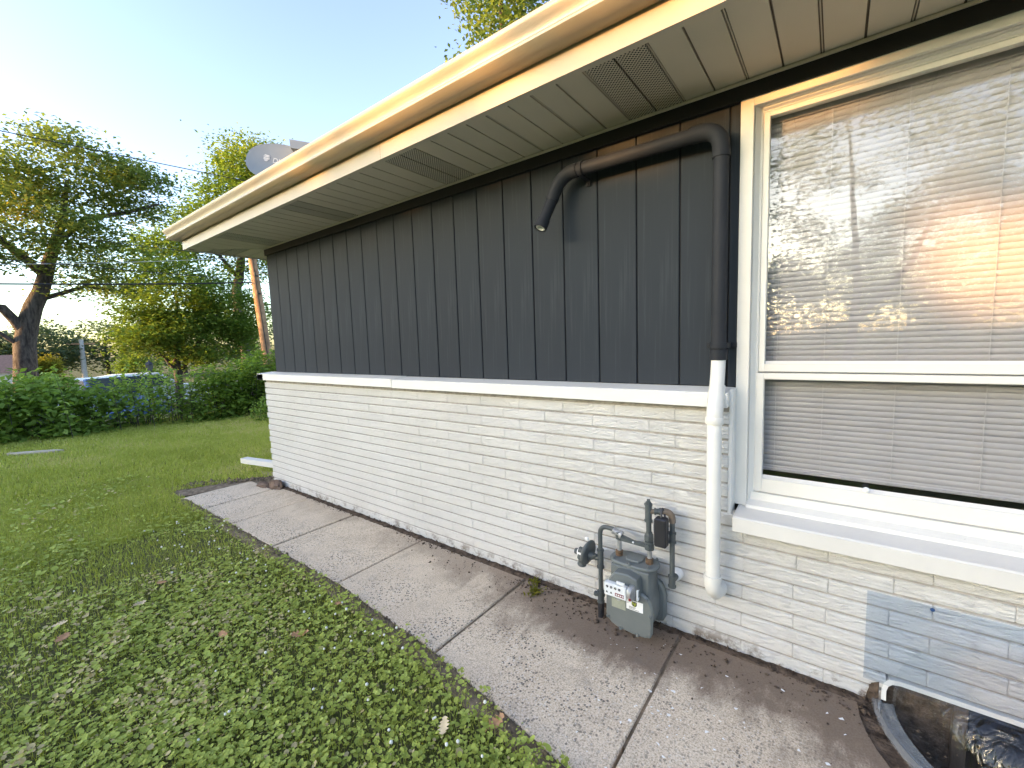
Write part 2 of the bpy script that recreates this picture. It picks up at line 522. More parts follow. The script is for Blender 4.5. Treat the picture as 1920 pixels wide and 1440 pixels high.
WELL_C, WELL_A, WELL_B = 4.56, .53, .46        # window well: centre x, half width, depth out from the wall
def ground():
    xs = sorted(set([-900, -400, -200, -120, -80, -60, -45, -35, -28, -22, -18, -15] + [-13 + .25 * i for i in range(int(4 / .25))] + [-9 + .5 * i for i in range(26)] + [4.0, 5.12, 5.6, 7, 9, 12, 20, 40, 90, 200, 500, 900]))
    ys = sorted(set([-900, -400, -200, -90, -40, -20, -12, -8, -5, -3, -2, -1.2, -.56, .12, 1, 3, 6, 8, 12, 20, 40, 90, 200, 500, 900]))
    b = MB()
    b.v = [(x, y, gz(x, y) - .05) for y in ys for x in xs]
    nx = len(xs)
    for j in range(len(ys) - 1):
        for i in range(nx - 1):
            if xs[i] >= 3.99 and xs[i + 1] <= 5.13 and ys[j] >= -.57 and ys[j + 1] <= .13: continue
            b.f.append((j * nx + i, j * nx + i + 1, (j + 1) * nx + i + 1, (j + 1) * nx + i))
    return tag(b.build('ground', MT['dirt']), kind='structure')
ground()
# turf base: sheet a few centimetres up, with a ragged border along the path
def turf():
    b = MB()
    xs = np.concatenate([np.arange(-9.0, 6.01, .06)])
    edge = []
    for x in xs:
        e = slab_edge(x) - .045 + .028 * mnoise.noise(Vector((x * 6, 0, 3))) + .02 * mnoise.noise(Vector((x * 19, 5, 3)))
        if x < -1.33: e = 9.0 if x < -1.45 else .0
        edge.append(e)
    for i in range(len(xs) - 1):
        x0, x1 = xs[i], xs[i + 1]
        e0, e1 = (edge[i], edge[i + 1])
        if abs(e0 - e1) > 1: e0 = e1 = min(e0, e1)
        ys = [-14, -6, -3, -2, -1.5, -1.2]
        rows0 = ys + [e0]; rows1 = ys + [e1]
        for k in range(len(rows0) - 1):
            z = -.018
            b.add([(x0, rows0[k], z + gz(x0, 0)), (x1, rows1[k], z + gz(x1, 0)), (x1, rows1[k + 1], z + gz(x1, 0)), (x0, rows0[k + 1], z + gz(x0, 0))], [(0, 1, 2, 3)])
    # the strip between the end of the path and the house
    b.add([(-1.45, .04, -.018), (-.86, .10, -.018), (-.86, 9, -.018), (-1.45, 9, -.018)], [(0, 1, 2, 3)])
    return tag(b.build('lawn', MT['lawn']), kind='structure')
turf()
far = MB()
far.add([(-900, -900, -.76), (-13.2, -900, -.76), (-13.2, 900, -.76), (-900, 900, -.76)], [(0, 1, 2, 3)])
tag(far.build('field', MT['lawn']), kind='structure')
fr = MB().box(-33, -14.5, -30, 30, -.80, -.735)
tag(fr.build('parking_pavement', simple('pale_asphalt', (.20, .20, .195), .9, vs=1.5)), kind='structure')
yard = MB().add([(-9, -900, -.022), (900, -900, -.022), (900, -14, -.022), (-9, -14, -.022)], [(0, 1, 2, 3)])
yard.add([(6, -14, -.022), (900, -14, -.022), (900, -1.1, -.022), (6, -1.1, -.022)], [(0, 1, 2, 3)])
tag(yard.build('front_yard', MT['lawn']), kind='structure')

# concrete path: one object per slab
path = tag(MB().box(-1.10, 3.9, -.80, -.125, -.05, -.009).build('path', MT['drydirt']), kind='structure')
def slab_poly(x0, x1, yw0, yw1, tilt=0.):
    e0 = slab_edge(x0) + .012; e1 = slab_edge(x1) + .012
    pts = [(x0, e0)]
    n = 14
    for i in range(1, n):                      # worn, uneven lawn edge
        t = i / n; x = x0 + (x1 - x0) * t
        pts.append((x, slab_edge(x) + .012 + .012 * mnoise.noise(Vector((x * 9, 1, 0)))))
    pts += [(x1, e1), (x1 + .0, yw1)]
    for i in range(1, 8):
        t = i / 8; x = x1 + (x0 - x1) * t
        pts.append((x, yw1 + (yw0 - yw1) * t + .008 * mnoise.noise(Vector((x * 8, 7, 0)))))
    pts.append((x0, yw0))
    return pts
joints = [-1.125, -.625, -.02, .69, 1.537, 2.452, 3.335]
for i in range(len(joints) - 1):
    g = .007
    w = -.128 if i else -.20
    p = slab_poly(joints[i] + g, joints[i + 1] - g, w, w + (.01 if i % 2 else -.006))
    if i == 0: p[0] = (-1.14, -.835)
    b = MB().prism(p, 'z', -.05, rnd.uniform(-.004, .003), .006)
    o = b.build('slab', MT['concrete'], path)
# last slab, cut around the window well
p = [(3.342, slab_edge(3.342) + .012)]
for i in range(1, 18):
    x = 3.342 + i * .13; p.append((x, slab_edge(x) + .012))
p += [(5.6, -.126), (5.15, -.126)]
for i in range(0, 25):
    a = math.pi * i / 24
    p.append((WELL_C + (WELL_A + .05) * math.cos(a), -.13 - (WELL_B + .06) * math.sin(a)))
p += [(3.342, -.126)]
def earpoly(poly, z0, z1):
    from mathutils.geometry import tessellate_polygon
    n = len(poly)
    tri = tessellate_polygon([[Vector((x, y, 0)) for x, y in poly]])
    b = MB()
    b.v = [(x, y, z1) for x, y in poly] + [(x, y, z0) for x, y in poly]
    b.f = [tuple(t) for t in tri] + [(k, (k + 1) % n, n + (k + 1) % n, n + k) for k in range(n)]
    return b
earpoly(p, -.05, -.001).build('slab', MT['concrete'], path)
MB().prism([(-1.52, .03), (-.865, .16), (-.865, -.02), (-1.06, -.10), (-1.14, -.02)], 'z', -.05, -.004, .004).build('slab', MT['concrete'], path)
# crumbled soil: along the foot of the wall, at the end of the path and on the lawn edge
def crumbs(name, pts_fn, n, r, mat, seed):
    r_ = np.random.default_rng(seed)
    V = []; F = []
    base = np.array([(1, 0, 0), (-1, 0, 0), (0, 1, 0), (0, -1, 0), (0, 0, 1), (0, 0, -1)], float)
    fc = np.array([(0, 2, 4), (2, 1, 4), (1, 3, 4), (3, 0, 4), (2, 0, 5), (1, 2, 5), (3, 1, 5), (0, 3, 5)])
    for i in range(n):
        c = np.array(pts_fn(r_)); s = r * r_.lognormal(0, .55) * r_.uniform(.6, 1.3, 3)
        V.append(base * s * r_.uniform(.7, 1.2, (6, 1)) + c); F.append(fc + 6 * i)
    return tag(big_mesh(name, np.concatenate(V), np.concatenate(F), mat), kind='stuff')
BFY = -.09
def _wallfoot(r):
    x = r.uniform(-.85, 4.05); h = r.random() ** 2
    return (x, -.10 - .055 * h * (1 + .6 * math.sin(x * 5)), .006 - .006 * h)
crumbs('soil_crumbs', _wallfoot, 1800, .0034, MT['dirt'], 5)
crumbs('soil_crumbs', lambda r: (lambda x: (x, float(np.interp(x, [-1.7, -1.1, -.87], [-.74, -.10, .06])) + r.normal(0, .045), .0))(r.uniform(-1.62, -.9)), 1500, .006, MT['drydirt'], 6)
crumbs('soil_crumbs', lambda r: (lambda x: (x, slab_edge(x) - .012 + r.normal(0, .014), -.004))(r.uniform(-1.0, 4.1)), 3000, .0032, MT['drydirt'], 8)
def soil_strip(name, xs, ya, yb, za, amp, mat, seed):
    b = MB(); k = 5
    for x in xs:
        a, c = ya(x), yb(x)
        for i in range(k):
            t = i / (k - 1); y = a + (c - a) * t
            b.v.append((x, y, za + amp * mnoise.noise(Vector((x * 16, y * 16, seed))) + amp * .6 * mnoise.noise(Vector((x * 45, y * 45, seed))) - .010 * (t == 1) - .010 * (t == 0) * (amp < .006)))
    for i in range(len(xs) - 1):
        for j in range(k - 1):
            b.f.append((i * k + j, i * k + j + 1, (i + 1) * k + j + 1, (i + 1) * k + j))
    return tag(b.build(name, MT[mat], None, 60), kind='stuff')
soil_strip('soil_strip', np.arange(-.86, 4.03, .014), lambda x: BFY + .004, lambda x: -.136 - .020 * mnoise.noise(Vector((x * 7, 2, 0))) - .012 * mnoise.noise(Vector((x * 23, 2, 0))), .003, .007, 'dirt', 1)
soil_strip('soil_strip', np.arange(-1.66, -.86, .016), lambda x: float(np.interp(x, [-1.66, -1.1, -.86], [-.74, .02, .16])) + .02 * mnoise.noise(Vector((x * 12, 3, 0))), lambda x: float(np.interp(x, [-1.66, -1.25, -1.10, -.86], [-.87, -.80, -.30, .02])), -.006, .008, 'drydirt', 6)
soil_strip('soil_strip', np.arange(-1.16, 4.2, .016), lambda x: slab_edge(x) + .020 + .012 * mnoise.noise(Vector((x * 11, 8, 0))), lambda x: slab_edge(x) - .075, -.0035, .0055, 'drydirt', 4)
# debris washed onto the slabs by the wall
crumbs('grit', lambda r: (lambda x: (x, -.16 - abs(r.normal(0, .10)), .001))(r.normal(2.9, .75)), 700, .0028, MT['dirt'], 9)

# ------------------------------------------------------------------ house
house = tag(empty('house', (0, 0, 0)), 'low house with white painted brick under charcoal vertical boards and almond eaves', 'house')
BF = -.09                                     # brick face
X0, X1 = -.857, 5.70
WX0, WX1 = 3.53, 4.97                         # window casing, outside
C_H = .0635; BL = .295
bw = MB()
bw.box(X0 + .008, 4.03, BF + .008, .012, -.2, 1.094)
bw.box(5.09, X1 - .008, BF + .008, .012, -.2, 1.094)
bw.box(4.03, 5.09, BF + .0081, .012, .128, .60)
bw.box(4.03, 3.53, BF + .0081, .012, .60, .601)
brick_wall = bw.build('brick_wall', MT['mortar'], house)
# the wall behind the window must stay open: cut the mortar sheet there
brick_wall.data.clear_geometry()
bw = MB()
bw.box(X0 + .008, 3.524, BF + .011, .012, -.2, 1.094)
bw.box(3.524, 4.045, BF + .011, .012, -.2, .590)
bw.box(4.045, 5.075, BF + .011, .012, .118, .590)
bw.box(5.075, X1 - .008, BF + .008, .012, -.2, .590)
bw.box(WX1 + .006, X1 - .008, BF + .008, .012, .590, 1.094)
tmp = bw.mesh('brick_wall'); brick_wall.data = tmp; tmp.materials.append(MT['mortar'])
bricks = []
for k in range(0, 18):
    z0 = k * C_H - .002 if k else -.05; z1 = (k + 1) * C_H - .0135
    if k >= 17: break
    ph = (2.885 if k % 2 else 2.70) + rnd.uniform(-.006, .006)
    n0 = math.floor((X0 - ph) / BL)
    x = ph + n0 * BL
    while x < X1:
        a, b_ = max(x + .0004, X0), min(x + BL - .0004, X1)
        x += BL
        segs = [(a, b_)]
        if z1 > .58:
            s2 = []
            for (p0, p1) in segs:
                if z1 > .66:
                    lo, hi = 3.518, WX1 + .012
                else:
                    lo, hi = 3.540, WX1 - .005
                if p0 < lo: s2.append((p0, min(p1, lo)))
                if p1 > hi: s2.append((max(p0, hi), p1))
            segs = s2
        if z0 < .115:
            s2 = []
            inset = .0 if k == 0 else .012
            for (p0, p1) in segs:
                if p0 < 4.05 + inset: s2.append((p0, min(p1, 4.05 + inset)))
                if p1 > 5.07 - inset: s2.append((max(p0, 5.07 - inset), p1))
            segs = s2
        for (p0, p1) in segs:
            if p1 - p0 > .02: bricks.append((p0, p1, z0, z1))
near = sorted(bricks, key=lambda q: (q[0] > 4.45, q[0]))
vis, rest = near[:295], near[295:]
for (p0, p1, z0, z1) in vis:
    cx, cz = (p0 + p1) / 2, (z0 + z1) / 2
    j = rnd.uniform(-.0012, .0012)
    b = MB().box(p0 - cx, p1 - cx, -.035 + j, .03, z0 - cz, z1 - cz, .0030)
    o = b.build('brick', MT['brick'], brick_wall); o.location = (cx, BF + .035, cz)
b = MB()
for (p0, p1, z0, z1) in rest: b.box(p0, p1, BF, BF + .05, z0, z1, .0035)
for k in range(17):                            # left end of the wall
    b.box(X0, X0 + .02, BF + .05, 7.0, k * C_H - .004, (k + 1) * C_H - .013, .003)
o = b.build('brick_courses', MT['brick'], brick_wall); o['kind'] = 'stuff'

# sloped cap stones on top of the brick
for (a, b_) in ((-.905, 1.296), (1.302, 3.519), (WX1 + .008, X1 + .03)):
    dz = rnd.uniform(-.002, .002)
    MB().prism([(-.137, 1.0945 + dz), (-.137, 1.1525 + dz), (-.132, 1.157 + dz), (.012, 1.168 + dz), (.012, 1.0945 + dz)], 'x', a, b_, .002).build('cap_stone', MT['cap'], house)
MB().prism([(-.78, -.137), (-.905, -.137), (-.905, 7.0), (-.78, 7.0)], 'z', 1.095, 1.156).build('cap_stone', MT['cap'], house)

# charcoal vertical boards
G0, GS = -.574, .2032
sw = MB()
sw.box(-.765, WX0 - .004, .009, .13, 1.10, 2.44)
sw.box(WX1 + .004, X1 - .01, .009, .13, 1.10, 2.44)
sw.box(WX0 - .004, WX1 + .004, .009, .13, 2.370, 2.44)
sw.box(WX0 - .004, WX1 + .004, .07, .13, .5, .655)
siding = sw.build('siding_wall', MT['frieze'], house)
edges = [-.775] + [G0 + GS * i for i in range(0, 33) if G0 + GS * i < X1 - .03] + [X1]
for i in range(len(edges) - 1):
    a, b_ = edges[i] + (.0035 if i else 0), edges[i + 1] - .0035
    for (p0, p1) in ([(a, min(b_, WX0 - .002))] if a < WX0 - .03 else []) + ([(max(a, WX1 + .002), b_)] if b_ > WX1 + .03 else []):
        cx = (p0 + p1) / 2
        b = MB().box(p0 - cx, p1 - cx, -.006, .008, 1.169, 2.358, .0025)
        o = b.build('plank', MT['siding'], siding); o.location = (cx, .006 + rnd.uniform(-.0006, .0006), 0)
b = MB()
for i in range(36):
    b.box(-.775, -.762, .01 + i * .2, .205 + i * .2, 1.16, 2.43)
o = b.build('side_planks', MT['siding'], siding); o['kind'] = 'stuff'
MB().box(-.775, X1, -.020, -.002, 2.346, 2.417, .002).build('frieze_board', MT['frieze'], house)
MB().box(-.79, X1, -.026, -.0205, 2.404, 2.4165).build('soffit_channel', MT['soffit'], house)
sd = MB().box(-.755, -.74, .13, 7, -.2, 2.44).box(X1 - .02, X1, .14, 7, -.2, 2.44).box(-.75, X1, 6.98, 7.0, -.2, 2.44)
sd.build('side_wall', MT['siding'], house)

# soffit
EX0, EX1, EY0, EY1 = -1.345, 6.27, -.535, 7.55
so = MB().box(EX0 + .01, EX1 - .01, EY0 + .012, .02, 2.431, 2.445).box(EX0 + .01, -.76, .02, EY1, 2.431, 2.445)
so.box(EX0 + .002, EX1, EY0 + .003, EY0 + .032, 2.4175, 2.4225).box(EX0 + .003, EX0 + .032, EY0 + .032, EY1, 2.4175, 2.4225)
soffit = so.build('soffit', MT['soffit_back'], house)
lip = MB().box(EX0 + .0, EX1, EY0 + .0035, EY0 + .033, 2.4150, 2.4174).box(EX0 + .0035, EX0 + .033, EY0 + .0331, EY1, 2.4151, 2.4174)
lip.build('soffit_lip', MT['soffit'], soffit)
RB = .1225
def mitre(y): return -.775 + (y / .535) * (1.345 - .775)      # y from 0 to -.535 -> x from -.775 to -1.345
jmin = int(math.floor((EX0 - 3.064) / RB))
for j in range(jmin, int((EX1 - 3.064) / RB)):
    x0 = 3.064 + j * RB; x1 = x0 + RB
    wide = (j % 2 == 0)
    a, b_ = x0 + (.0065 if wide else .004), x1 - (.004 if wide else .0065)
    perf = (j % 10) in (0, 1)
    y0, y1 = -.505, -.0205
    if a >= -.775:
        poly = [(a, y0), (b_, y0), (b_, y1), (a, y1)]
    else:
        a = max(a, EX0 + .02)
        def ym(x): return min(y1, (x + .775) / (1.345 - .775) * .535 - .008)
        if b_ < EX0 + .05 or b_ <= a + .01: continue
        ya, yb = max(ym(a), y0), (y1 if b_ >= -.775 else max(ym(b_), y0))
        poly = [(a, y0), (b_, y0), (b_, yb), (a, ya)]
        if ya - y0 < .004: poly = [(a + .01, y0), (b_, y0), (b_, yb)]
        if b_ > -.775: poly = [(a, y0), (b_, y0), (b_, y1), (-.775, y1), (a, ya)]
    MB().prism(poly, 'z', 2.4195, 2.4295).build('soffit_panel', MT['perf'] if perf else MT['soffit'], soffit)
    if wide and a > -.78:
        MB().box(x0 - .0018, x0 + .0018, y0, y1, 2.4215, 2.429).build('seam_strip', MT['soffit'], soffit)
for j in range(0, 20):
    y0 = -.46 + j * RB; y1 = y0 + RB
    a, b_ = y0 + .005, y1 - .005
    perf = j % 10 in (1, 2)
    def xm(y): return -.785 if y >= 0 else -.775 + y / .535 * .57 - .008
    xa, xb = xm(a), xm(b_)
    poly = [(EX0 + .034, a), (xa, a), (xb, b_), (EX0 + .034, b_)]
    if xa <= EX0 + .04: continue
    MB().prism(poly, 'z', 2.4195, 2.4295).build('soffit_panel', MT['perf'] if perf else MT['soffit'], soffit)

# fascia and gutter
for (a, b_) in ((EX0, -1.163), (-1.161, 1.849), (1.851, 4.9), (4.902, EX1)):
    MB().box(a, b_, EY0, EY0 + .003, 2.414, 2.60).build('fascia_board', MT['fascia'], house)
MB().box(EX0, EX0 + .003, EY0 + .003, EY1, 2.414, 2.60).build('fascia_board', MT['fascia'], house)
prof = [(.0, 2.512), (.004, 2.503), (.050, 2.500), (.060, 2.503), (.094, 2.517), (.101, 2.524), (.102, 2.533), (.097, 2.541), (.099, 2.552), (.108, 2.570), (.117, 2.583), (.120, 2.593), (.121, 2.602), (.114, 2.606), (.108, 2.600), (.104, 2.585), (.085, 2.56), (.0, 2.56)]
gb = MB(); n = len(prof)
for (X, Y, dx, dy) in ((EX1 + .05, EY0, 0, -1), (EX0, EY0, -1, -1), (EX0, EY1, -1, 0)):
    gb.v += [(X + dx * d, Y + dy * d, z) for d, z in prof]
for s_ in range(2):
    for k in range(n):
        gb.f.append((s_ * n + k, s_ * n + (k + 1) % n, (s_ + 1) * n + (k + 1) % n, (s_ + 1) * n + k))
gb.f += [tuple(range(n)), tuple(range(2 * n, 3 * n))[::-1]]
gb.build('gutter', MT['gutter'], house, smooth=25)
# hip roof
rz = 2.603; sl = .33
rx0, rx1, ry0, ry1 = EX0 - .05, EX1 + .05, EY0 - .05, EY1 + .05
half = (ry1 - ry0) / 2; ym_ = (ry0 + ry1) / 2
half = min(half, (rx1 - rx0) / 2 - .05)
rb = MB()
rb.v = [(rx0, ry0, rz), (rx1, ry0, rz), (rx1, ry1, rz), (rx0, ry1, rz), (rx0 + half, ym_, rz + half * sl), (rx1 - half, ym_, rz + half * sl)]
rb.f = [(0, 1, 5, 4), (1, 2, 5), (2, 3, 4, 5), (3, 0, 4), (3, 2, 1, 0)]
rb.build('roof', MT['shingle'], house)

# ------------------------------------------------------------------ window
win = empty('window', (0, 0, 0), house)
TZ = 2.366
def frame_ring(b, x0, x1, z0, z1, w, y0, y1, c=.002, wb=None):
    wb = w if wb is None else wb
    b.box(x0, x0 + w, y0, y1, z0, z1, c); b.box(x1 - w, x1, y0, y1, z0, z1, c)
    b.box(x0 + w - .0005, x1 - w + .0005, y0 + .0006, y1, z1 - w, z1 - .0003, c)
    if wb > 0: b.box(x0 + w - .0005, x1 - w + .0005, y0 + .0006, y1, z0 + .0003, z0 + wb, c)
b = MB()
b.box(WX0, WX0 + .049, -.014, .075, .645, TZ, .002); b.box(WX1 - .049, WX1, -.014, .075, .645, TZ, .002)
b.box(WX0 + .0485, WX1 - .0485, -.0132, .075, 2.314, TZ - .0005, .002)
b.build('casing', MT['trim'], win)
MB().box(3.5165, 3.5315, BF + .004, .0, .58, 1.166, .003).build('caulk_strip', MT['cap'], win)
MB().box(WX1 - .0015, WX1 + .0135, BF + .004, .0, .58, 1.166, .003).build('caulk_strip', MT['cap'], win)
b = MB()                                        # splayed stop between casing and sash
b.prism([(WX0 + .0495, .002), (WX0 + .052, .0), (WX0 + .068, .034), (WX0 + .076, .036), (WX0 + .076, .075), (WX0 + .0495, .075)], 'z', .66, 2.3135)
b.prism([(WX1 - .0495, .002), (WX1 - .052, .0), (WX1 - .068, .034), (WX1 - .076, .036), (WX1 - .076, .075), (WX1 - .0495, .075)], 'z', .66, 2.3135)
b.prism([(.006, 2.3135), (.004, 2.3115), (.022, 2.3105), (.022, 2.306), (.036, 2.300), (.036, 2.296), (.075, 2.296), (.075, 2.3135)], 'x', WX0 + .076, WX1 - .076)
b.build('stop_bead', MT['trim'], win)
SX0, SX1 = WX0 + .0765, WX1 - .0765
up_s = MB(); frame_ring(up_s, SX0, SX1, 1.233, 2.3005, .0235, .040, .074, .002, .036)
up_s.build('upper_sash', MT['trim'], win)
lo_s = MB(); frame_ring(lo_s, SX0 - .004, SX1 + .004, .702, 1.2285, .0275, .033, .0735, .002, .062)
lo_s.build('lower_sash', MT['trim'], win)
# putty ridges
b = MB()
b.prism([(.046, 1.2695), (.056, 1.279), (.056, 1.2695)], 'x', SX0 + .024, SX1 - .024)
b.prism([(.040, .7645), (.056, .776), (.056, .7645)], 'x', SX0 + .024, SX1 - .024)
b.build('putty', MT['trim'], win)
MB().box(SX0 + .01, SX1 - .01, .0565, .0595, 1.255, 2.29).build('upper_pane', MT['glass'], win)
MB().box(SX0 + .01, SX1 - .01, .0565, .0595, .75, 1.215).build('lower_pane', MT['glass'], win)
MB().prism([(.075, .70), (.020, .70), (.016, .668), (-.030, .656), (-.034, .640), (.075, .640)], 'x', WX0 + .0492, WX1 - .0492).build('sub_sill', MT['trim'], win)
MB().prism([(.012, .646), (-.030, .6425), (-.150, .6385), (-.157, .633), (-.157, .576), (-.150, .572), (-.060, .575), (.012, .575)], 'x', 3.549, 4.955, .002).build('sill', MT['sillp'], win)
MB().lathe([(0, .009), (.006, .011), (.012, .010), (.016, .005)], (3.985, .030, .772), (0, -.35, 1), 12).build('sash_latch', MT['white'], win, 40)
# dim room behind
b = MB()
b.box(2.9, 5.6, 3.2, 3.25, .2, 2.42).box(2.85, 2.9, .135, 3.25, .2, 2.42).box(5.6, 5.65, .135, 3.25, .2, 2.42).box(2.9, 5.6, .135, 3.2, .15, .2).box(2.9, 5.6, .135, 3.2, 2.40, 2.42)
b.box(2.9, WX0 - .002, .131, .135, .2, 2.4).box(WX1 + .002, 5.6, .131, .135, .2, 2.4)
b.build('room', MT['room'], house)

# mini blind inside the window
blind = tag(empty('window_blind', (4.25, .115, 2.28)), 'closed white mini blind hanging behind the big window glass', 'blind')
kids = []
sl_me = None
BX0, BX1 = 3.592, 4.908
for i in range(67):
    z = 2.262 - .0222 * i
    if sl_me is None:
        b = MB(); hw = .0125
        pts = [(-1, 0), (-.55, .0030), (0, .0042), (.55, .0030), (1, 0)]
        ang = R_(76)
        sec = []
        for u, h in pts:
            yy = u * hw * math.cos(ang) - h * math.sin(ang); zz = -u * hw * math.sin(ang) - h * math.cos(ang)
            sec.append((yy, zz))
        nn = len(sec)
        for x in (BX0, (BX0 + BX1) / 2, BX1):
            b.v += [(x, y, z_) for y, z_ in sec]
        for s_ in range(2):
            for k in range(nn - 1):
                b.f.append((s_ * nn + k, s_ * nn + k + 1, (s_ + 1) * nn + k + 1, (s_ + 1) * nn + k))
        sl_me = b.mesh('slat', 60); sl_me.materials.append(MT['slat'])
    o = bpy.data.objects.new('slat', sl_me); COL.objects.link(o)
    o.location = (rnd.uniform(-.001, .001), .118, z + rnd.uniform(-.0007, .0007)); o.rotation_euler = (rnd.uniform(-.03, .03) + (.0 if i < 55 else -.012 * (i - 54)), 0, 0)
    kids.append(o)
kids.append(MB().box(BX0, BX1, .100, .126, 2.266, 2.292, .002).build('head_rail', MT['slat']))
kids.append(MB().box(BX0, BX1, .109, .127, .783, .798, .003).build('bottom_rail', MT['slat']))
for x in (3.668, 3.835, 4.06, 4.30, 4.55, 4.80):
    kids.append(MB().tube([(x, .104, 2.27), (x, .1035, .79)], .0011, 5).build('ladder_cord', MT['slat']))
kids.append(MB().tube([(3.655, .095, 2.26), (3.654, .093, 1.12)], .0022, 8).build('tilt_wand', MT['clear']))
for c in kids:
    c.location = Vector(c.location) - blind.location; c.parent = blind

# ------------------------------------------------------------------ plants
def leaf_quads(C, L, r_, flat=.6, aspect=.55, up=None):
    """one folded diamond per leaf"""
    n = len(C)
    nz = r_.normal(0, 1, (n, 3)); nz[:, 2] = np.abs(nz[:, 2]) + flat * 2.2
    nz /= np.linalg.norm(nz, axis=1, keepdims=True)
    a = r_.normal(0, 1, (n, 3)); a -= nz * (a * nz).sum(1, keepdims=True); a /= np.linalg.norm(a, axis=1, keepdims=True)
    b = np.cross(nz, a)
    L = (L * r_.uniform(.65, 1.3, n))[:, None]
    V = np.empty((n, 4, 3))
    V[:, 0] = C - a * L * .5; V[:, 2] = C + a * L * .5 - nz * L * .06
    V[:, 1] = C + b * L * aspect * .5 + nz * L * .10; V[:, 3] = C - b * L * aspect * .5 + nz * L * .10
    F = np.arange(n * 4).reshape(n, 4)
    return V.reshape(-1, 3), F

def blob_points(r_, regions, n):
    """clump centres: more of them towards the skin of every ellipsoid"""
    w = np.array([q[2] for q in regions], float); w /= w.sum()
    out = []
    for (c, rad, _), k in zip(regions, r_.multinomial(n, w)):
        d = r_.normal(0, 1, (k, 3)); d /= np.linalg.norm(d, axis=1, keepdims=True)
        rr = r_.uniform(.25, 1, k) ** .45
        out.append(np.array(c) + d * rr[:, None] * np.array(rad))
    return np.concatenate(out)

def tree(name, label, base, limbs, regions, nclump, per, leaf, mat, seed, clump=(.5, .5, .28), group=None, cat='tree', keep=None, sun_tint=None, twig=.012, crown_name='crown', trunk_name='trunk', flat=.6, bark='bark'):
    r_ = np.random.default_rng(seed)
    root = tag(empty(name, base), label, cat, group)
    bx = Vector(base)
    b = MB()
    nodes = []; rad = []
    for pts, rs in limbs:
        P = []; RR = []
        for i in range(len(pts) - 1):           # resample each limb
            p, q = Vector(pts[i]), Vector(pts[i + 1])
            k = max(2, int((q - p).length / .5))
            for j in range(k):
                t = j / k; P.append(p.lerp(q, t) + Vector(r_.normal(0, .04 * rs[i], 3)) * 4); RR.append(rs[i] + (rs[i + 1] - rs[i]) * t)
        P.append(Vector(pts[-1])); RR.append(rs[-1])
        b.tube([p - bx for p in P], [max(.008, x) for x in RR], 9)
        nodes += P[1:]; rad += RR[1:]
    cl = blob_points(r_, regions, nclump)
    N = np.array([tuple(p) for p in nodes]); Rr = np.array(rad)
    order = np.argsort([np.min(np.linalg.norm(N - c, axis=1)) for c in cl])
    for i in order:
        c = cl[i]
        d = np.linalg.norm(N - c, axis=1)
        j = int(np.argmin(d + (N[:, 2] > c[2] + .3) * .6))
        p, q = N[j], c
        L = d[j]
        if L < .15: continue
        r0 = min(Rr[j] * .7, twig + .014 * L)
        mid = (p + q) / 2 + np.array([0, 0, .10 * L]) + r_.normal(0, .07 * L, 3)
        m1 = p * .55 + mid * .45 + r_.normal(0, .03 * L, 3); m2 = mid * .5 + q * .5 + r_.normal(0, .04 * L, 3)
        pts = [p, m1, mid, m2, q]; rs = [r0, r0 * .8, r0 * .62, r0 * .45, r0 * .25]
        b.tube([Vector(x) - bx for x in pts], rs, 5, cap=False)
        N = np.vstack([N, m1, mid, m2, q]); Rr = np.concatenate([Rr, [r0 * .8, r0 * .62, r0 * .45, r0 * .3]])
    n = nclump * per
    ci = np.repeat(np.arange(nclump), per)
    dd = r_.normal(0, 1, (n, 3)) * np.array(clump) * r_.uniform(.7, 1.2, (nclump, 1))[ci]
    C = cl[ci] + dd
    tone = r_.uniform(0, .45, nclump)[ci] + r_.uniform(0, .42, n)
    if sun_tint is not None:
        g = np.exp(-(((C - np.array(sun_tint[0])) / np.array(sun_tint[1])) ** 2).sum(1)) * r_.uniform(.4, 1, n)  # paints a sunlit gold into the leaf colour around this spot
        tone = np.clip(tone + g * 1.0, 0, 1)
    if keep is not None:
        k = keep(C, r_); C = C[k]; tone = tone[k]
    V, F = leaf_quads(C, leaf, r_, flat)
    tr = b.build(trunk_name, MT[bark], root, 60)
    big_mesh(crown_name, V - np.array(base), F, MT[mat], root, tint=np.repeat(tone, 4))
    return root

# ---- what the window mirrors and what shades the house: trees across the front yard
sv = np.array(tuple(sun_vec))
def shade_keep(C, r_):
    """foliage with a ragged top and a gap, as the dappled evening light on the house shows"""
    t = (C[:, 1] + .1) / sv[1]
    W = C - sv * t[:, None]
    x, z = W[:, 0], W[:, 2]
    nz = np.sin(x * 3.1 + 1) * .05 + np.sin(x * 7.7) * .05 + np.sin(x * 17) * .03
    top = np.interp(x, [-6, .2, 1.2, 3.0, 3.9, 4.4, 8], [2.62, 2.60, 2.50, 2.24, 2.26, 2.44, 2.6]) + nz
    over = z > top
    glint = (x > 4.16) & (x < 4.62) & (z > .10) & (z < .38)
    gap = glint | (x > 4.02 + .10 * np.sin(z * 14)) & (x < 5.2) & (z > 1.40 + .06 * np.sin(x * 9)) & (z < 1.84 + .05 * np.sin(x * 13 + 1))  # openings aimed to put sun on the blind and the bubble cover
    patch = np.clip(.5 + .9 * np.sin(x * 2.3 + .4) * np.sin(z * 9 + x * 1.7), 0, 1)
    p = np.where(over, np.interp(x, [-6, .5, 1.4, 3.0, 3.6, 4.4], [.95, .88, .06, .05, .30, .70]) * (.35 + .65 * patch), 1.0)
    p = np.where(gap, .03, p)
    return r_.random(len(C)) < p
fy = 0
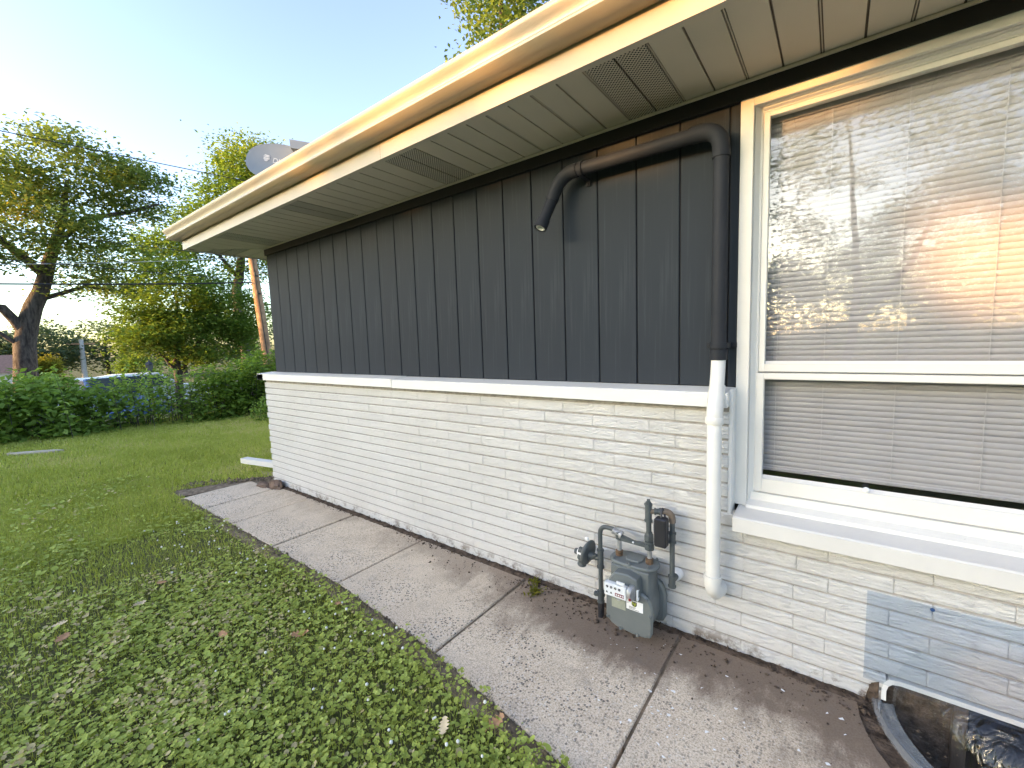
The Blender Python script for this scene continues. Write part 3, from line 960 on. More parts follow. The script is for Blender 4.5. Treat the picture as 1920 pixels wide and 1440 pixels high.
for i, (u, T) in enumerate(((-9.5, 27), (-5.5, 24), (-2.2, 22), (1.0, 24), (4.2, 22), (7.5, 25), (11, 28), (-.6, 26.5))):
    bx_ = sx * T - sy * u * 1.0; by_ = sy * T + sx * u * 1.0
    b0 = (bx_, by_, 0)
    tree('yard_tree', ['bushy tree across the front yard, low and dense', 'round bushy tree facing the house front', 'dense leafy tree facing the left half of the house', 'dense leafy tree facing the gas meter', 'broad bushy tree shading the brick wall', 'wide dense tree at the end of the yard row', 'last bushy tree of the yard row', 'bushy tree standing behind the middle of the yard row'][i],
         b0, [([b0, (bx_, by_, 2.2), (bx_ + .3, by_, 4.4)], [.18, .14, .05])],
         [((bx_, by_, 2.3), (2.6, 2.6, 2.4), 1), ((bx_ + .4, by_ + .3, 4.4), (2.2, 2.2, 1.5), .6)], 190, 60, .32, 'leaf_mid', 40 + i, (.55, .55, .45), group='trees across the front yard', keep=shade_keep)
for i, (x, y, h) in enumerate(((4.2, -17.5, 11), (9.5, -20, 13))):
    tree('shade_tree', ['tall open shade tree mirrored in the window', 'tall spreading shade tree right of the window view'][i],
         (x, y, 0), [([(x, y, 0), (x + .2, y, 3), (x - .2, y, h * .75)], [.15, .12, .04]), ([(x + .1, y, 1.6), (x + 1.6, y - .3, 3.6), (x + 2.4, y, h * .55)], [.10, .08, .03])],
         [((x, y, h * .62), (4.2, 4.0, h * .32), 1), ((x + 1, y, h * .36), (4.4, 4.2, 2.0), .8)], 130, 130, .15, 'leaf_oak', 60 + i, (.42, .42, .24), group='tall shade trees in the front yard')

for i, x in enumerate((-7, -2.5, 2, 6.5, 11, 15.5)):
    tree('border_bush', ['leftmost tall bush of the border across the yard', 'second tall bush of the border from the house corner', 'tall bush of the border behind the mirrored shade tree', 'tall border bush right of the mirrored shade tree', 'tall border bush behind the spreading shade tree', 'rightmost tall bush of the border across the yard'][i],
         (x, -25, 0), [([(x, -25, 0), (x, -25, 2.5)], [.12, .04])], [((x, -25, 2.3), (2.6, 1.6, 2.5), 1)], 120, 46, .26, 'leaf_mid', 130 + i, (.5, .5, .4), group='border bushes across the front yard', cat='bush')

# ---- behind the house corner
tree('oak_tree', 'big old oak with a thick dark trunk and golden sun-tinted leaves beyond the hedge', (-18, -.44, -.75),
     [([(-18, -.44, -.75), (-18, -.42, 1.2), (-18, -.22, 2.6), (-18, .35, 4.2), (-18, .9, 6.0), (-18, 1.2, 7.6)], [.36, .29, .27, .20, .13, .05]),
      ([(-18, -.30, 2.2), (-17.9, -.75, 3.05), (-17.8, -1.6, 3.1), (-17.6, -3.2, 3.7), (-17.4, -4.6, 4.4)], [.15, .14, .12, .09, .04]),
      ([(-18, .35, 4.2), (-17.5, -.6, 5.2), (-17.3, -2.0, 6.2), (-17, -3.4, 6.8)], [.14, .11, .08, .03]),
      ([(-18, .75, 5.4), (-17.8, 1.6, 6.35), (-17.6, 2.6, 6.7), (-17.4, 3.6, 7.2)], [.10, .09, .07, .03]),
      ([(-18, .1, 3.4), (-17.7, 1.3, 3.9), (-17.5, 2.5, 3.7), (-17.3, 3.6, 3.1)], [.09, .06, .04, .015]),
      ([(-18, -.40, 1.75), (-17.9, -.85, 2.25), (-17.8, -1.8, 2.6)], [.07, .06, .03])],
     [((-18, 1.2, 7.9), (2.0, 1.9, 1.3), 1.0), ((-17.8, 2.9, 7.6), (1.7, 1.25, 1.1), .75), ((-18, -.4, 7.0), (2.0, 1.6, .9), .7),
      ((-17.2, .2, 5.7), (1.8, 2.0, .75), .8), ((-17.4, 1.5, 4.9), (1.8, 1.6, .8), .7), ((-17.6, -1.6, 4.6), (1.8, 1.4, .55), .4),
      ((-17.6, 1.9, 3.9), (1.6, 1.5, .5), .40), ((-17.4, -3.5, 6.0), (2, 1.8, 1.6), .6)],
     460, 66, .150, 'leaf_oak', 3, (.36, .36, .17), sun_tint=((-17, -.3, 6.0), (1.6, .9, .45)), flat=.5)
tree('bushy_tree', 'dense mid green tree between the oak and the utility pole', (-14, 2.75, -.75),
     [([(-14, 2.75, -.75), (-14, 2.7, 1.0), (-14, 2.9, 3.2)], [.14, .11, .04]), ([(-14, 2.7, .6), (-13.8, 3.6, 2.2), (-13.7, 4.2, 3.0)], [.08, .06, .02]), ([(-14, 2.7, .8), (-13.9, 1.9, 2.0)], [.07, .03])],
     [((-14, 2.9, 3.3), (1.5, 1.35, 1.25), 1), ((-13.8, 4.3, 2.9), (1.4, 1.15, 1.1), .8), ((-13.7, 1.9, 2.2), (1.2, .85, .8), .5), ((-13.5, 3.4, 1.8), (1.3, 1.7, .9), .8)],
     330, 90, .125, 'leaf_mid', 4, (.27, .27, .17))
tree('tall_tree', 'tall tree with sun-tinted yellow green top behind the satellite dish', (-26, 9.6, -.75),
     [([(-26, 9.6, -.75), (-26, 9.4, 5), (-26, 10.2, 9.5), (-26, 10.6, 13)], [.35, .28, .16, .05]), ([(-26, 9.5, 6), (-25.6, 7.6, 8.2)], [.14, .05])],
     [((-26, 10.8, 13.0), (2.2, 1.9, 1.7), 1), ((-26, 9.6, 10.6), (2.3, 2.0, 1.6), 1), ((-26, 8.0, 8.6), (2.2, 2.1, 1.2), .9), ((-26, 5.8, 7.1), (2, 1.7, .9), .6), ((-26, 10.5, 7.5), (2.4, 2.8, 2), .9), ((-26, 12.2, 12.5), (2, 1.6, 1.8), .5)],
     360, 76, .21, 'leaf_mid', 5, (.5, .5, .26), sun_tint=((-26, 10.8, 13.6), (2.5, 2.6, 1.3)))
tree('roof_tree', 'feathery tall treetop showing above the gutter', (-4.6, 9.6, 0),
     [([(-4.6, 9.6, 0), (-4.6, 9.4, 6), (-4.6, 9.2, 12.5)], [.24, .18, .05])],
     [((-4.7, 9.1, 11.9), (1.25, 1.3, 1.5), 1), ((-3.2, 9.2, 12.6), (1.4, 1.3, 1.8), .8), ((-4.4, 9.5, 9.0), (2.2, 2.0, 2.0), .7)],
     210, 40, .16, 'leaf_oak', 6, (.30, .30, .24))
# far off trees seen under the oak
for i, (x, y, h, w) in enumerate(((-52, 3.4, 5.2, 3.2), (-54, 7.8, 5.4, 3.6), (-50, -.6, 4.6, 2.8), (-48, 12.5, 6.0, 4.0), (-58, -5, 6.0, 4), (-46, 18, 7, 4.5))):
    tree('distant_tree', ['hazy distant tree between the oak trunk and the far pole', 'hazy distant tree just right of the far pole', 'hazy distant tree behind the white neighbouring house', 'distant tree behind the dense bushy tree', 'distant tree left of the oak trunk', 'distant tree far behind the utility pole'][i],
         (x, y, -.75), [([(x, y, -.75), (x, y, h * .5)], [.2, .08])], [((x, y, h * .45), (w, w * .8, h * .48), 1), ((x, y - w * .5, h * .3), (w, w * .6, h * .3), .6)], 90, 40, .38, 'leaf_far', 80 + i, (.6, .6, .4), group='distant trees')
for i, (x, y, r) in enumerate(((-30, 1.25, .62), (-22, 3.4, .85))):
    tree('yellow_bush', ['bright yellow green bush beside the oak trunk', 'pale yellow green bush below the bushy tree'][i], (x, y, -.75), [([(x, y, -.75), (x, y, .6)], [.08, .04])],
         [((x, y, .75 - .1 * i), (r, r * .9, r * .95), 1)], 60, 50, .14, 'leaf_yellow' if i == 0 else 'leaf_mid', 95 + i, (.2, .2, .16), cat='bush', crown_name='foliage', trunk_name='stem')

# ---- the hedge at the end of the lawn
def thicket(name, label, spots, per, leaf, mat, seed, clump, base, weeds=0, cat='hedge', flat=.5, tall=1.0):
    r_ = np.random.default_rng(seed)
    root = tag(empty(name, base), label, cat)
    C = []; T = []
    st = MB(); B = Vector(base)
    spots = [(x, y, h * tall, rx, ry) for (x, y, h, rx, ry) in spots]
    for (x, y, h, rx, ry) in spots:
        nc = int(26 * rx * ry * h / .3) + 10
        d = r_.normal(0, 1, (nc, 3)); d /= np.linalg.norm(d, axis=1, keepdims=True)
        d[:, 2] = np.abs(d[:, 2]) * 1.0
        q = np.array([x, y, 0]) + d * (r_.uniform(.35, 1, nc) ** .4)[:, None] * np.array([rx, ry, h])
        q[:, 2] = np.maximum(q[:, 2], .06)
        for c in q[::3]:
            st.tube([Vector((x + (c[0] - x) * .35, y + (c[1] - y) * .35, -.02 + gz(x, 0))) - B, Vector((x + (c[0] - x) * .8, y + (c[1] - y) * .8, c[2] * .6)) - B, Vector(c) - B], [.009, .006, .002], 4, cap=False)
        ci = np.repeat(np.arange(nc), per)
        C.append(q[ci] + r_.normal(0, 1, (len(ci), 3)) * np.array(clump)); T.append(r_.uniform(0, .4, nc)[ci] + r_.uniform(0, .5, len(ci)))
    for i in range(weeds):                       # tall weeds with paired leaves
        x, y, h, rx, ry = spots[r_.integers(len(spots))]
        px, py = x + r_.normal(0, rx * .6), y + r_.normal(0, ry * .6)
        H = h * r_.uniform(.85, 1.25); lx, ly = r_.normal(0, .12, 2)
        st.tube([Vector((px, py, 0)) - B, Vector((px + lx * .4, py + ly * .4, H * .6)) - B, Vector((px + lx, py + ly, H)) - B], [.006, .004, .002], 4, cap=False)
        k = int(H / .055)
        t = np.linspace(.25, 1, k); an = np.arange(k) * 2.4 + r_.random() * 6
        rr = .085 * (1.15 - t)
        C.append(np.stack([px + lx * t + rr * np.cos(an), py + ly * t + rr * np.sin(an), H * t], 1)); T.append(r_.uniform(.35, .95, k))
    C = np.concatenate(C); T = np.concatenate(T)
    C[:, 2] = np.maximum(C[:, 2], .03)
    V, F = leaf_quads(C, leaf, r_, flat, .62)
    st.build('stem', MT['bark'], root)
    big_mesh('foliage', V - np.array(base), F, MT[mat], root, tint=np.repeat(T, 4))
    return root
thicket('weed_thicket', 'broadleaf weed thicket at the left end of the lawn, under the oak', [(-7.9, -3.6, 1.0, .7, .8), (-7.7, -2.6, .95, .7, .7), (-7.55, -1.75, 1.0, .65, .6), (-7.3, -1.05, .84, .6, .5), (-7.3, -.45, .70, .6, .4), (-7.9, -1.0, .92, .7, .7)], 34, .115, 'leaf_weed', 21, (.14, .14, .08), (-7.6, -1.6, 0), 26, 'weeds', .55, 1.2)
thicket('weed_thicket', 'thin tangled weeds in front of the blue car', [(-7.0, .15, .86, .5, .45), (-7.2, -.15, .84, .5, .45), (-6.9, .75, .90, .55, .45), (-7.4, .35, .95, .6, .5)], 13, .095, 'leaf_weed', 22, (.13, .13, .08), (-7.1, .3, 0), 22, 'weeds', .55, 1.08)
thicket('hedge', 'thick dark hedge covered in vines running up to the house corner', [(-6.7, 1.4, .98, .6, .55), (-6.55, 2.05, 1.08, .6, .55), (-6.45, 2.75, 1.22, .65, .6), (-6.4, 3.5, 1.28, .7, .7), (-6.5, 4.4, 1.3, .7, .8), (-6.6, 5.4, 1.3, .7, .8), (-7.2, 2.4, 1.15, .6, 1.0), (-7.1, 3.6, 1.2, .5, .9)], 54, .095, 'leaf_hedge', 23, (.12, .12, .075), (-6.5, 2.8, 0), 18, 'hedge', .6, 1.16)
thicket('small_bush', 'small bright green bush at the foot of the hedge beside the house', [(-5.35, 1.95, .50, .38, .42), (-5.2, 2.5, .46, .35, .4)], 40, .06, 'leaf_weed', 24, (.09, .09, .07), (-5.3, 2.2, 0), 10, 'bush', .4)

# ---- lawn
def value_noise(P, s, seed):
    r_ = np.random.default_rng(seed); k = r_.normal(0, s, (9, 2)); ph = r_.uniform(0, 6.28, 9)
    return np.tanh(np.sin(P @ k.T + ph).sum(1) * .45) * .5 + .5
def lawn_points(r_, x0, x1, y0, y1, dens, edge_gap=.0):
    n = int((x1 - x0) * (y1 - y0) * dens)
    P = np.stack([r_.uniform(x0, x1, n), r_.uniform(y0, y1, n)], 1)
    e = np.interp(P[:, 0], [-2, 1.55, 2.43, 3.2, 4.2, 6], [-.805, -.80, -.865, -.985, -1.06, -1.06])
    e = e - .018 + edge_gap + .022 * np.sin(P[:, 0] * 23) * np.sin(P[:, 0] * 7.1) + r_.normal(0, .016, n)
    ok = (P[:, 1] < e) | (P[:, 0] < -1.45 + .0 * e)
    diag = np.interp(P[:, 0], [-1.5, -1.1, -.87], [-.82, .02, .13])     # soil strip round the corner of the path
    ok |= (P[:, 0] > -1.5) & (P[:, 0] < -.87) & (P[:, 1] > diag)
    return P[ok]
def blades(P, h, w, r_, lean=.5):
    n = len(P)
    a = r_.uniform(0, 2 * np.pi, n); d = np.stack([np.cos(a), np.sin(a)], 1); s = np.stack([-d[:, 1], d[:, 0]], 1)
    H = h * r_.uniform(.5, 1.35, n); L = H * np.abs(r_.normal(0, lean, n)); W = w * r_.uniform(.7, 1.3, n)
    V = np.zeros((n, 5, 3)); z0 = -.02
    V[:, 0, :2] = P - s * W[:, None]; V[:, 1, :2] = P + s * W[:, None]; V[:, :2, 2] = z0
    m = P + d * (L * .35)[:, None]
    V[:, 2, :2] = m + s * (W * .8)[:, None]; V[:, 3, :2] = m - s * (W * .8)[:, None]; V[:, 2:4, 2] = (z0 + H * .6)[:, None]
    V[:, 4, :2] = P + d * L[:, None]; V[:, 4, 2] = z0 + H / np.sqrt(1 + (L / H) ** 2 * .4)
    F = np.array([(0, 1, 2), (0, 2, 3), (3, 2, 4)])[None] + (np.arange(n) * 5)[:, None, None]
    return V.reshape(-1, 3), F.reshape(-1, 3)
r_ = np.random.default_rng(77)
VV = []; FF = []; TT = []; off = 0
def put(V, F, t, k):
    global off
    VV.append(V); FF.append(F + off); TT.append(np.repeat(t, k)); off += len(V)
for (x0, x1, y0, y1, dens, h, w) in ((1.9, 4.3, -2.7, -.8, 8500, .036, .0013), (-.4, 1.9, -3.0, -.78, 13000, .035, .0015), (-2.4, -.4, -3.0, -.78, 17000, .036, .002), (-4.6, -2.4, -3.2, 2.4, 6500, .045, .0035), (-2.4, -.86, -.78, 2.4, 8000, .04, .003), (-7.6, -4.6, -3.8, 3.2, 3400, .055, .005)):
    P = lawn_points(r_, x0, x1, y0, y1, dens)
    vn = value_noise(P, 2.2, 1); v2 = value_noise(P, 9, 2)
    if x0 >= -.4: P_ok = r_.random(len(P)) < .35 + .65 * vn; P, vn, v2 = P[P_ok], vn[P_ok], v2[P_ok]
    V, F = blades(P, h, w, r_, .75)
    put(V, F, np.clip(.34 + .25 * vn + .25 * v2 + r_.normal(0, .13, len(P)) + np.where(P[:, 0] < -1.5, .12, 0) + (r_.random(len(P)) < .05) * .4, 0, 1), 5)
g = big_mesh('grass', np.concatenate(VV), np.concatenate(FF), MT['grass'], tint=np.concatenate(TT)); tag(g, kind='stuff')

# round-leaved ground cover and clover near the path
VV = []; FF = []; TT = []; off = 0
def round_leaves(P, z, rad, r_, tiltk=.35, n=6):
    m_ = len(P)
    nz = r_.normal(0, tiltk, (m_, 3)); nz[:, 2] = 1; nz /= np.linalg.norm(nz, axis=1, keepdims=True)
    a = r_.normal(0, 1, (m_, 3)); a -= nz * (a * nz).sum(1, keepdims=True); a /= np.linalg.norm(a, axis=1, keepdims=True); b = np.cross(nz, a)
    V = np.zeros((m_, n + 1, 3)); C = np.concatenate([P, z[:, None]], 1)
    V[:, 0] = C - nz * (rad * .22)[:, None]
    for k in range(n):
        an = 2 * np.pi * (k + .5) / n; s = (.85 if k in (0, n - 1) else 1.0)
        V[:, k + 1] = C + (a * math.cos(an) * s + b * math.sin(an) * .92) * rad[:, None] + nz * (rad * r_.uniform(-.08, .12, m_))[:, None]
    F = np.array([(0, k + 1, (k + 1) % n + 1) for k in range(n)])[None] + (np.arange(m_) * (n + 1))[:, None, None]
    return V.reshape(-1, 3), F.reshape(-1, 3)
for (x0, x1, y0, y1, dens, rad) in ((1.7, 4.2, -2.7, -.8, 9000, .0074), (.4, 1.7, -2.9, -.78, 6500, .0082), (-.9, .4, -2.9, -.78, 3000, .010), (-2.6, -.9, -2.9, -.78, 1000, .012)):
    P = lawn_points(r_, x0, x1, y0, y1, dens, -.005)
    vn = value_noise(P, 3.0, 5); vf = value_noise(P, 11, 6)
    ok = r_.random(len(P)) < np.clip(.25 + .9 * vn - (.35 if x1 <= .4 else 0), .08, 1); P, vn, vf = P[ok], vn[ok], vf[ok]
    z = .004 + .022 * vf + r_.uniform(-.012, .014, len(P))
    V, F = round_leaves(P, z, rad * np.clip(r_.lognormal(-.15, .38, len(P)), .4, 2.1), r_)
    big = value_noise(P, 1.5, 15)
    put(V, F, np.clip(.20 + .36 * vf * big + .22 * big + r_.uniform(0, .42, len(P)) + (r_.random(len(P)) < .05) * .6, 0, 1), 7)
# clover: three leaflets on a stalk, thickest along the path
for (x0, x1, y0, y1, dens) in ((-.6, 3.3, -1.75, -.8, 1500), (1.5, 3.4, -2.6, -1.6, 500)):
    P = lawn_points(r_, x0, x1, y0, y1, dens, .004)
    vn = value_noise(P, 3.6, 9); ok = r_.random(len(P)) < np.clip(vn * 1.4 - .35, 0, 1); P = P[ok]
    z = r_.uniform(.012, .045, len(P)); rad = r_.uniform(.0055, .0095, len(P)); a0 = r_.uniform(0, 6.28, len(P)); t = r_.uniform(.35, .92, len(P))
    for k in range(3):
        a = a0 + k * 2.094
        V, F = round_leaves(P + np.stack([np.cos(a), np.sin(a)], 1) * rad[:, None] * 1.02, z, rad, r_, .22, 6)
        put(V, F, t, 7)
g = big_mesh('ground_cover', np.concatenate(VV), np.concatenate(FF), MT['clover'], tint=np.concatenate(TT)); tag(g, kind='stuff')
# white clover heads
fl = MB()
for i in range(95):
    x = r_.uniform(-.4, 3.1); y = slab_edge(x) - abs(r_.normal(0, .38)) - .03
    if y < -2.3: continue
    z = r_.uniform(.025, .05); s = r_.uniform(.004, .0072)
    fl.lathe([(-s, .3 * s), (-.5 * s, .85 * s), (.1 * s, s), (.7 * s, .7 * s), (s, .2 * s)], (x, y, z), (r_.normal(0, .3), r_.normal(0, .3), 1), 7)
tag(fl.build('clover_flowers', MT['flower'], None, 60), kind='stuff')

# ------------------------------------------------------------------ vent pipe on the wall
def arc(p0, corner, p1, n=7):
    p0, c, p1 = Vector(p0), Vector(corner), Vector(p1)
    return [p0.lerp(c, t).lerp(c.lerp(p1, t), t) for t in [i / n for i in range(n + 1)]]
vp = tag(empty('vent_pipe', (3.4725, -.085, .3)), 'charcoal and white plastic vent pipe running up the wall beside the window', 'pipe')
kids = []
px, py, pr = 3.4725, -.085, .0300
path_ = [(px, py, 1.30), (px, py, 2.14)] + arc((px, py, 2.16), (px, py, 2.237), (px - .078, py, 2.237)) + [(3.0, py, 2.238), (2.80, py, 2.240)]
kids.append(MB().tube(path_, pr, 20).build('upright_pipe', MT['pipe_dark'], None, 40))
kids.append(MB().tube([(px, py, 2.120), (px, py, 2.150)] + arc((px, py, 2.152), (px, py, 2.238), (px - .086, py, 2.238)) + [(px - .118, py, 2.238)], pr + .004, 20).build('elbow', MT['pipe_dark'], None, 40))
e0 = Vector((2.815, py, 2.240)); e1 = Vector((2.672, py - .018, 2.118)); e2 = Vector((2.640, -.172, 1.972))
kids.append(MB().tube([e0, (2.79, py, 2.240)] + arc((2.785, py, 2.240), (2.705, py, 2.235), e1, 9), pr + .004, 20).build('elbow', MT['pipe_dark'], None, 40))
d = (e2 - e1).normalized()
b = MB().tube([e1 - d * .01, e2 - d * .045], pr, 20)
kids.append(b.build('outlet_pipe', MT['pipe_dark'], None, 40))
b = MB(); n = 20
ring = [(0, pr + .004), (.046, pr + .004), (.047, pr + .003), (.047, pr - .004), (.004, pr - .006)]
b.lathe([(0, pr - .008)] + ring, e2 - d * .046, d, 20)
kids.append(b.build('outlet_collar', MT['pipe_dark'], None, 40))
kids.append(MB().lathe([(0, pr - .0062), (.040, pr - .0062), (.041, pr - .012), (.002, pr - .012)], e2 - d * .042, d, 20).build('outlet_lining', MT['white'], None, 40))
wp = [(px, py, 1.325), (px, py, 1.285), (px + .002, py - .020, 1.235), (px + .007, -.165, 1.105), (px + .008, -.182, 1.075), (px + .008, -.182, .345)] + arc((px + .008, -.182, .335), (px + .010, -.182, .288), (px + .020, -.12, .280)) + [(px + .022, BF + .01, .280)]
kids.append(MB().tube(wp, .0285, 20).build('lower_pipe', MT['pipe_white'], None, 40))
kids.append(MB().tube([(px + .004, -.118, 1.182), (px + .0065, -.160, 1.112)] + arc((px + .007, -.166, 1.102), (px + .008, -.182, 1.085), (px + .008, -.182, 1.060), 4) + [(px + .008, -.182, 1.052)], .0318, 20).build('pipe_coupling', MT['pipe_white'], None, 40))
kids.append(MB().lathe([(0, .0335), (.004, .0355), (.026, .0355), (.030, .0335)], (px + .008, -.182, 1.030), (0, 0, 1), 20).build('pipe_coupling', MT['pipe_white'], None, 40))
kids.append(MB().tube([(px + .008, -.182, .372), (px + .008, -.182, .350)], .0350, 20).build('elbow_hub', MT['pipe_white'], None, 40))
kids.append(MB().tube([(px + .008, -.182, .352), (px + .008, -.182, .338)] + arc((px + .008, -.182, .336), (px + .010, -.182, .286), (px + .020, -.12, .279)) + [(px + .021, -.10, .279)], .0318, 20).build('elbow_hub', MT['pipe_white'], None, 40))
kids.append(MB().lathe([(0, .0300), (.002, .0345), (.045, .0345), (.047, .0300)], (px, py, 1.290), (0, 0, 1), 20).build('pipe_coupling', MT['pipe_dark'], None, 40))
def clamp(c, horiz):
    b = MB()
    n = 18
    if not horiz:
        b.lathe([(-.011, pr + .0052), (.011, pr + .0052)], c, (0, 0, 1), 20)
        for s in (-1, 1):
            b.box(c[0] + s * (pr + .016) - .017, c[0] + s * (pr + .016) + .017, -.0135, -.008, c[2] - .012, c[2] + .012, .0015)
            b.box(c[0] + s * (pr + .0035) - .002, c[0] + s * (pr + .0035) + .002, c[1], -.008, c[2] - .011, c[2] + .011)
            b.lathe([(0, .006), (.004, .005)], (c[0] + s * (pr + .022), -.0135, c[2]), (0, -1, 0), 8)
    else:
        b.lathe([(-.011, pr + .0052), (.011, pr + .0052)], c, (1, 0, 0), 20)
        for s in (-1, 1):
            b.box(c[0] - .012, c[0] + .012, -.0135, -.008, c[2] + s * (pr + .016) - .017, c[2] + s * (pr + .016) + .017, .0015)
            b.box(c[0] - .011, c[0] + .011, c[1], -.008, c[2] + s * (pr + .0035) - .002, c[2] + s * (pr + .0035) + .002)
            b.lathe([(0, .006), (.004, .005)], (c[0], -.0135, c[2] + s * (pr + .022)), (0, -1, 0), 8)
    return b.build('clamp', MT['pipe_dark'], None, 40)
kids.append(clamp((px, py, 1.352), False)); kids.append(clamp((2.835, py, 2.239), True))
reparent(kids, vp)

# ------------------------------------------------------------------ gas meter
gm = tag(empty('gas_meter', (3.14, -.2, 0)), 'blue grey gas meter with dial box and looped iron pipes by the brick wall', 'gas meter')
K = []
MM = MT['meter']; PD = MT['meter_dark']
fy0 = -.292
cover = [(3.034, .092), (3.042, .070), (3.062, .052), (3.092, .040), (3.160, .034), (3.222, .036), (3.246, .046), (3.256, .066), (3.258, .110), (3.260, .170), (3.252, .205), (3.236, .232), (3.205, .250), (3.080, .250), (3.050, .236), (3.036, .205)]
core = [(3.050, .100), (3.066, .070), (3.100, .055), (3.205, .055), (3.236, .075), (3.244, .11), (3.244, .18), (3.234, .24), (3.232, .335), (3.052, .335), (3.050, .24), (3.044, .18)]
K.append(MB().prism(core, 'y', -.268, -.145, .004).build('meter_body', MM, None, 35))
K.append(MB().prism(cover, 'y', -.272, fy0, .008).build('front_cover', MM, None, 35))
K.append(MB().prism([(x + .012, z + .006) for x, z in cover], 'y', -.148, -.112, .010).build('back_cover', MM, None, 35))
top = []
for i in range(28):
    a = 2 * math.pi * i / 28; cs, sn = math.cos(a), math.sin(a)
    top.append((3.142 + .116 * math.copysign(abs(cs) ** .65, cs), -.200 + .068 * math.copysign(abs(sn) ** .8, sn)))
K.append(MB().prism(top, 'z', .334, .352, .005).build('top_plate', MM, None, 35))
K.append(MB().prism([(3.105, -.17), (3.18, -.17), (3.185, -.205), (3.172, -.232), (3.112, -.232), (3.10, -.205)], 'z', .352, .360, .004).build('top_pad', MM, None, 35))
for (x, z) in ((3.046, .085), (3.060, .228), (3.236, .222), (3.245, .060), (3.110, .046), (3.190, .043), (3.246, .150)):
    K.append(MB().lathe([(-.004, .0085), (.004, .0085), (.0045, .006), (.009, .0055), (.010, .004)], (x, fy0, z), (0, -1, 0), 6).build('bolt', MM))
for (x, y) in ((3.055, -.245), (3.142, -.263), (3.225, -.248), (3.05, -.155), (3.232, -.152)):
    K.append(MB().lathe([(0, .008), (.006, .008), (.0065, .005), (.011, .005)], (x, y, .351), (0, 0, 1), 6).build('bolt', MM))
# index box
K.append(MB().prism([(3.062, .215), (3.196, .215), (3.206, .245), (3.196, .318), (3.150, .332), (3.090, .325), (3.062, .290)], 'y', -.262, -.318, .006).build('index_housing', MM, None, 35))
ix = MB().box(3.052, 3.158, -.346, -.318, .222, .282, .003)
index = ix.build('index_box', MT['white'], None); K.append(index)
cl = MB().prism([(3.048, .219), (3.166, .219), (3.186, .232), (3.190, .255), (3.184, .292), (3.160, .306), (3.084, .300), (3.048, .286)], 'y', -.312, -.352, .006)
K.append(cl.build('index_cover', MT['clear'], None, 35))
K.append(MB().lathe([(0, .034), (.012, .036), (.02, .032), (.022, .010)], (3.168, -.318, .258), (1, -.25, 0), 18).build('index_drive', MT['galv'], None, 35))
K.append(MB().box(3.112, 3.150, -.345, -.340, .288, .303, .001).build('index_tag', MT['white']))
K.append(MB().lathe([(0, .006), (.003, .006)], (3.178, -.352, .240), (.3, -1, 0), 10).build('red_seal', MT['red']))
K.append(MB().box(3.195, 3.203, -.322, -.300, .222, .275, .003).build('seal_strip', MT['white']))
pk = []
for i in range(4):
    x = 3.068 + .0195 * i
    pk.append(MB().lathe([(0, .0062), (.0006, .0062)], (x, -.3462, .2655), (0, -1, 0), 14).build('dial', MT['black']))
for i in range(4):                              # needles across the dials
    x = 3.068 + .0195 * i; a = (.6, 2.2, 1.1, 2.7)[i]
    pk.append(MB().prism([(x - .006 * math.cos(a) - .0012, .2655 - .006 * math.sin(a)), (x - .006 * math.cos(a) + .0012, .2655 - .006 * math.sin(a)), (x + .0045 * math.cos(a) + .0004, .2655 + .0045 * math.sin(a)), (x + .0045 * math.cos(a) - .0004, .2655 + .0045 * math.sin(a))], 'y', -.3472, -.3469).build('needle', MT['white']))
for i in range(2):
    x = 3.066 + .021 * i
    pk.append(MB().prism([(x - .006, .236), (x + .006, .236), (x, .246)], 'y', -.3462, -.3467).build('test_dial', MT['black']))
pk.append(MB().box(3.106, 3.148, -.3468, -.3461, .2315, .246).build('red_panel', MT['red']))
for i in range(4):
    pk.append(MB().box(3.110 + .010 * i, 3.1165 + .010 * i, -.3472, -.3469, .2355, .242).build('panel_mark', MT['white']))
for c in pk: c.parent = index
K.append(MB().box(3.066, 3.134, fy0 - .0022, fy0 + .002, .140, .200, .0008).build('badge_plate', MT['plate']))
K.append(MB().lathe([(0, .013), (.0015, .012)], (3.100, fy0 - .002, .190), (0, -1, 0), 14).build('badge_seal', MT['galv']))
st = MB().box(3.138, 3.216, fy0 - .0020, fy0 + .002, .156, .203, .0004).build('sticker', MT['white']); K.append(st)
def flat(name, poly, y, mat, par):
    o = MB().prism(poly, 'y', y, y - .0004).build(name, MT[mat]); o.parent = par; return o
cx, cz = 3.176, .187
flat('emblem', [(cx - .012, cz + .012), (cx + .012, cz + .012), (cx + .012, cz - .004), (cx + .007, cz - .009), (cx, cz - .013), (cx - .007, cz - .009), (cx - .012, cz - .004)], fy0 - .0021, 'black', st)
for (dx, dz, w, h) in ((-.006, .006, .008, .003), (.005, .006, .006, .003), (-.006, .000, .004, .006), (.001, -.001, .003, .008), (.007, .000, .003, .006), (0, -.009, .006, .003)):
    flat('emblem_mark', [(cx + dx - w / 2, cz + dz - h / 2), (cx + dx + w / 2, cz + dz - h / 2), (cx + dx + w / 2, cz + dz + h / 2), (cx + dx - w / 2, cz + dz + h / 2)], fy0 - .0026, 'lime', st)
for k, (z, w) in enumerate(((.170, .030), (.1655, .022), (.160, .046))):
    x = 3.151
    while x < 3.151 + w:
        q = rnd.uniform(.004, .009)
        flat('print_line', [(x, z), (x + q - .0012, z), (x + q - .0012, z + .0022), (x, z + .0022)], fy0 - .0021, 'black', st); x += q
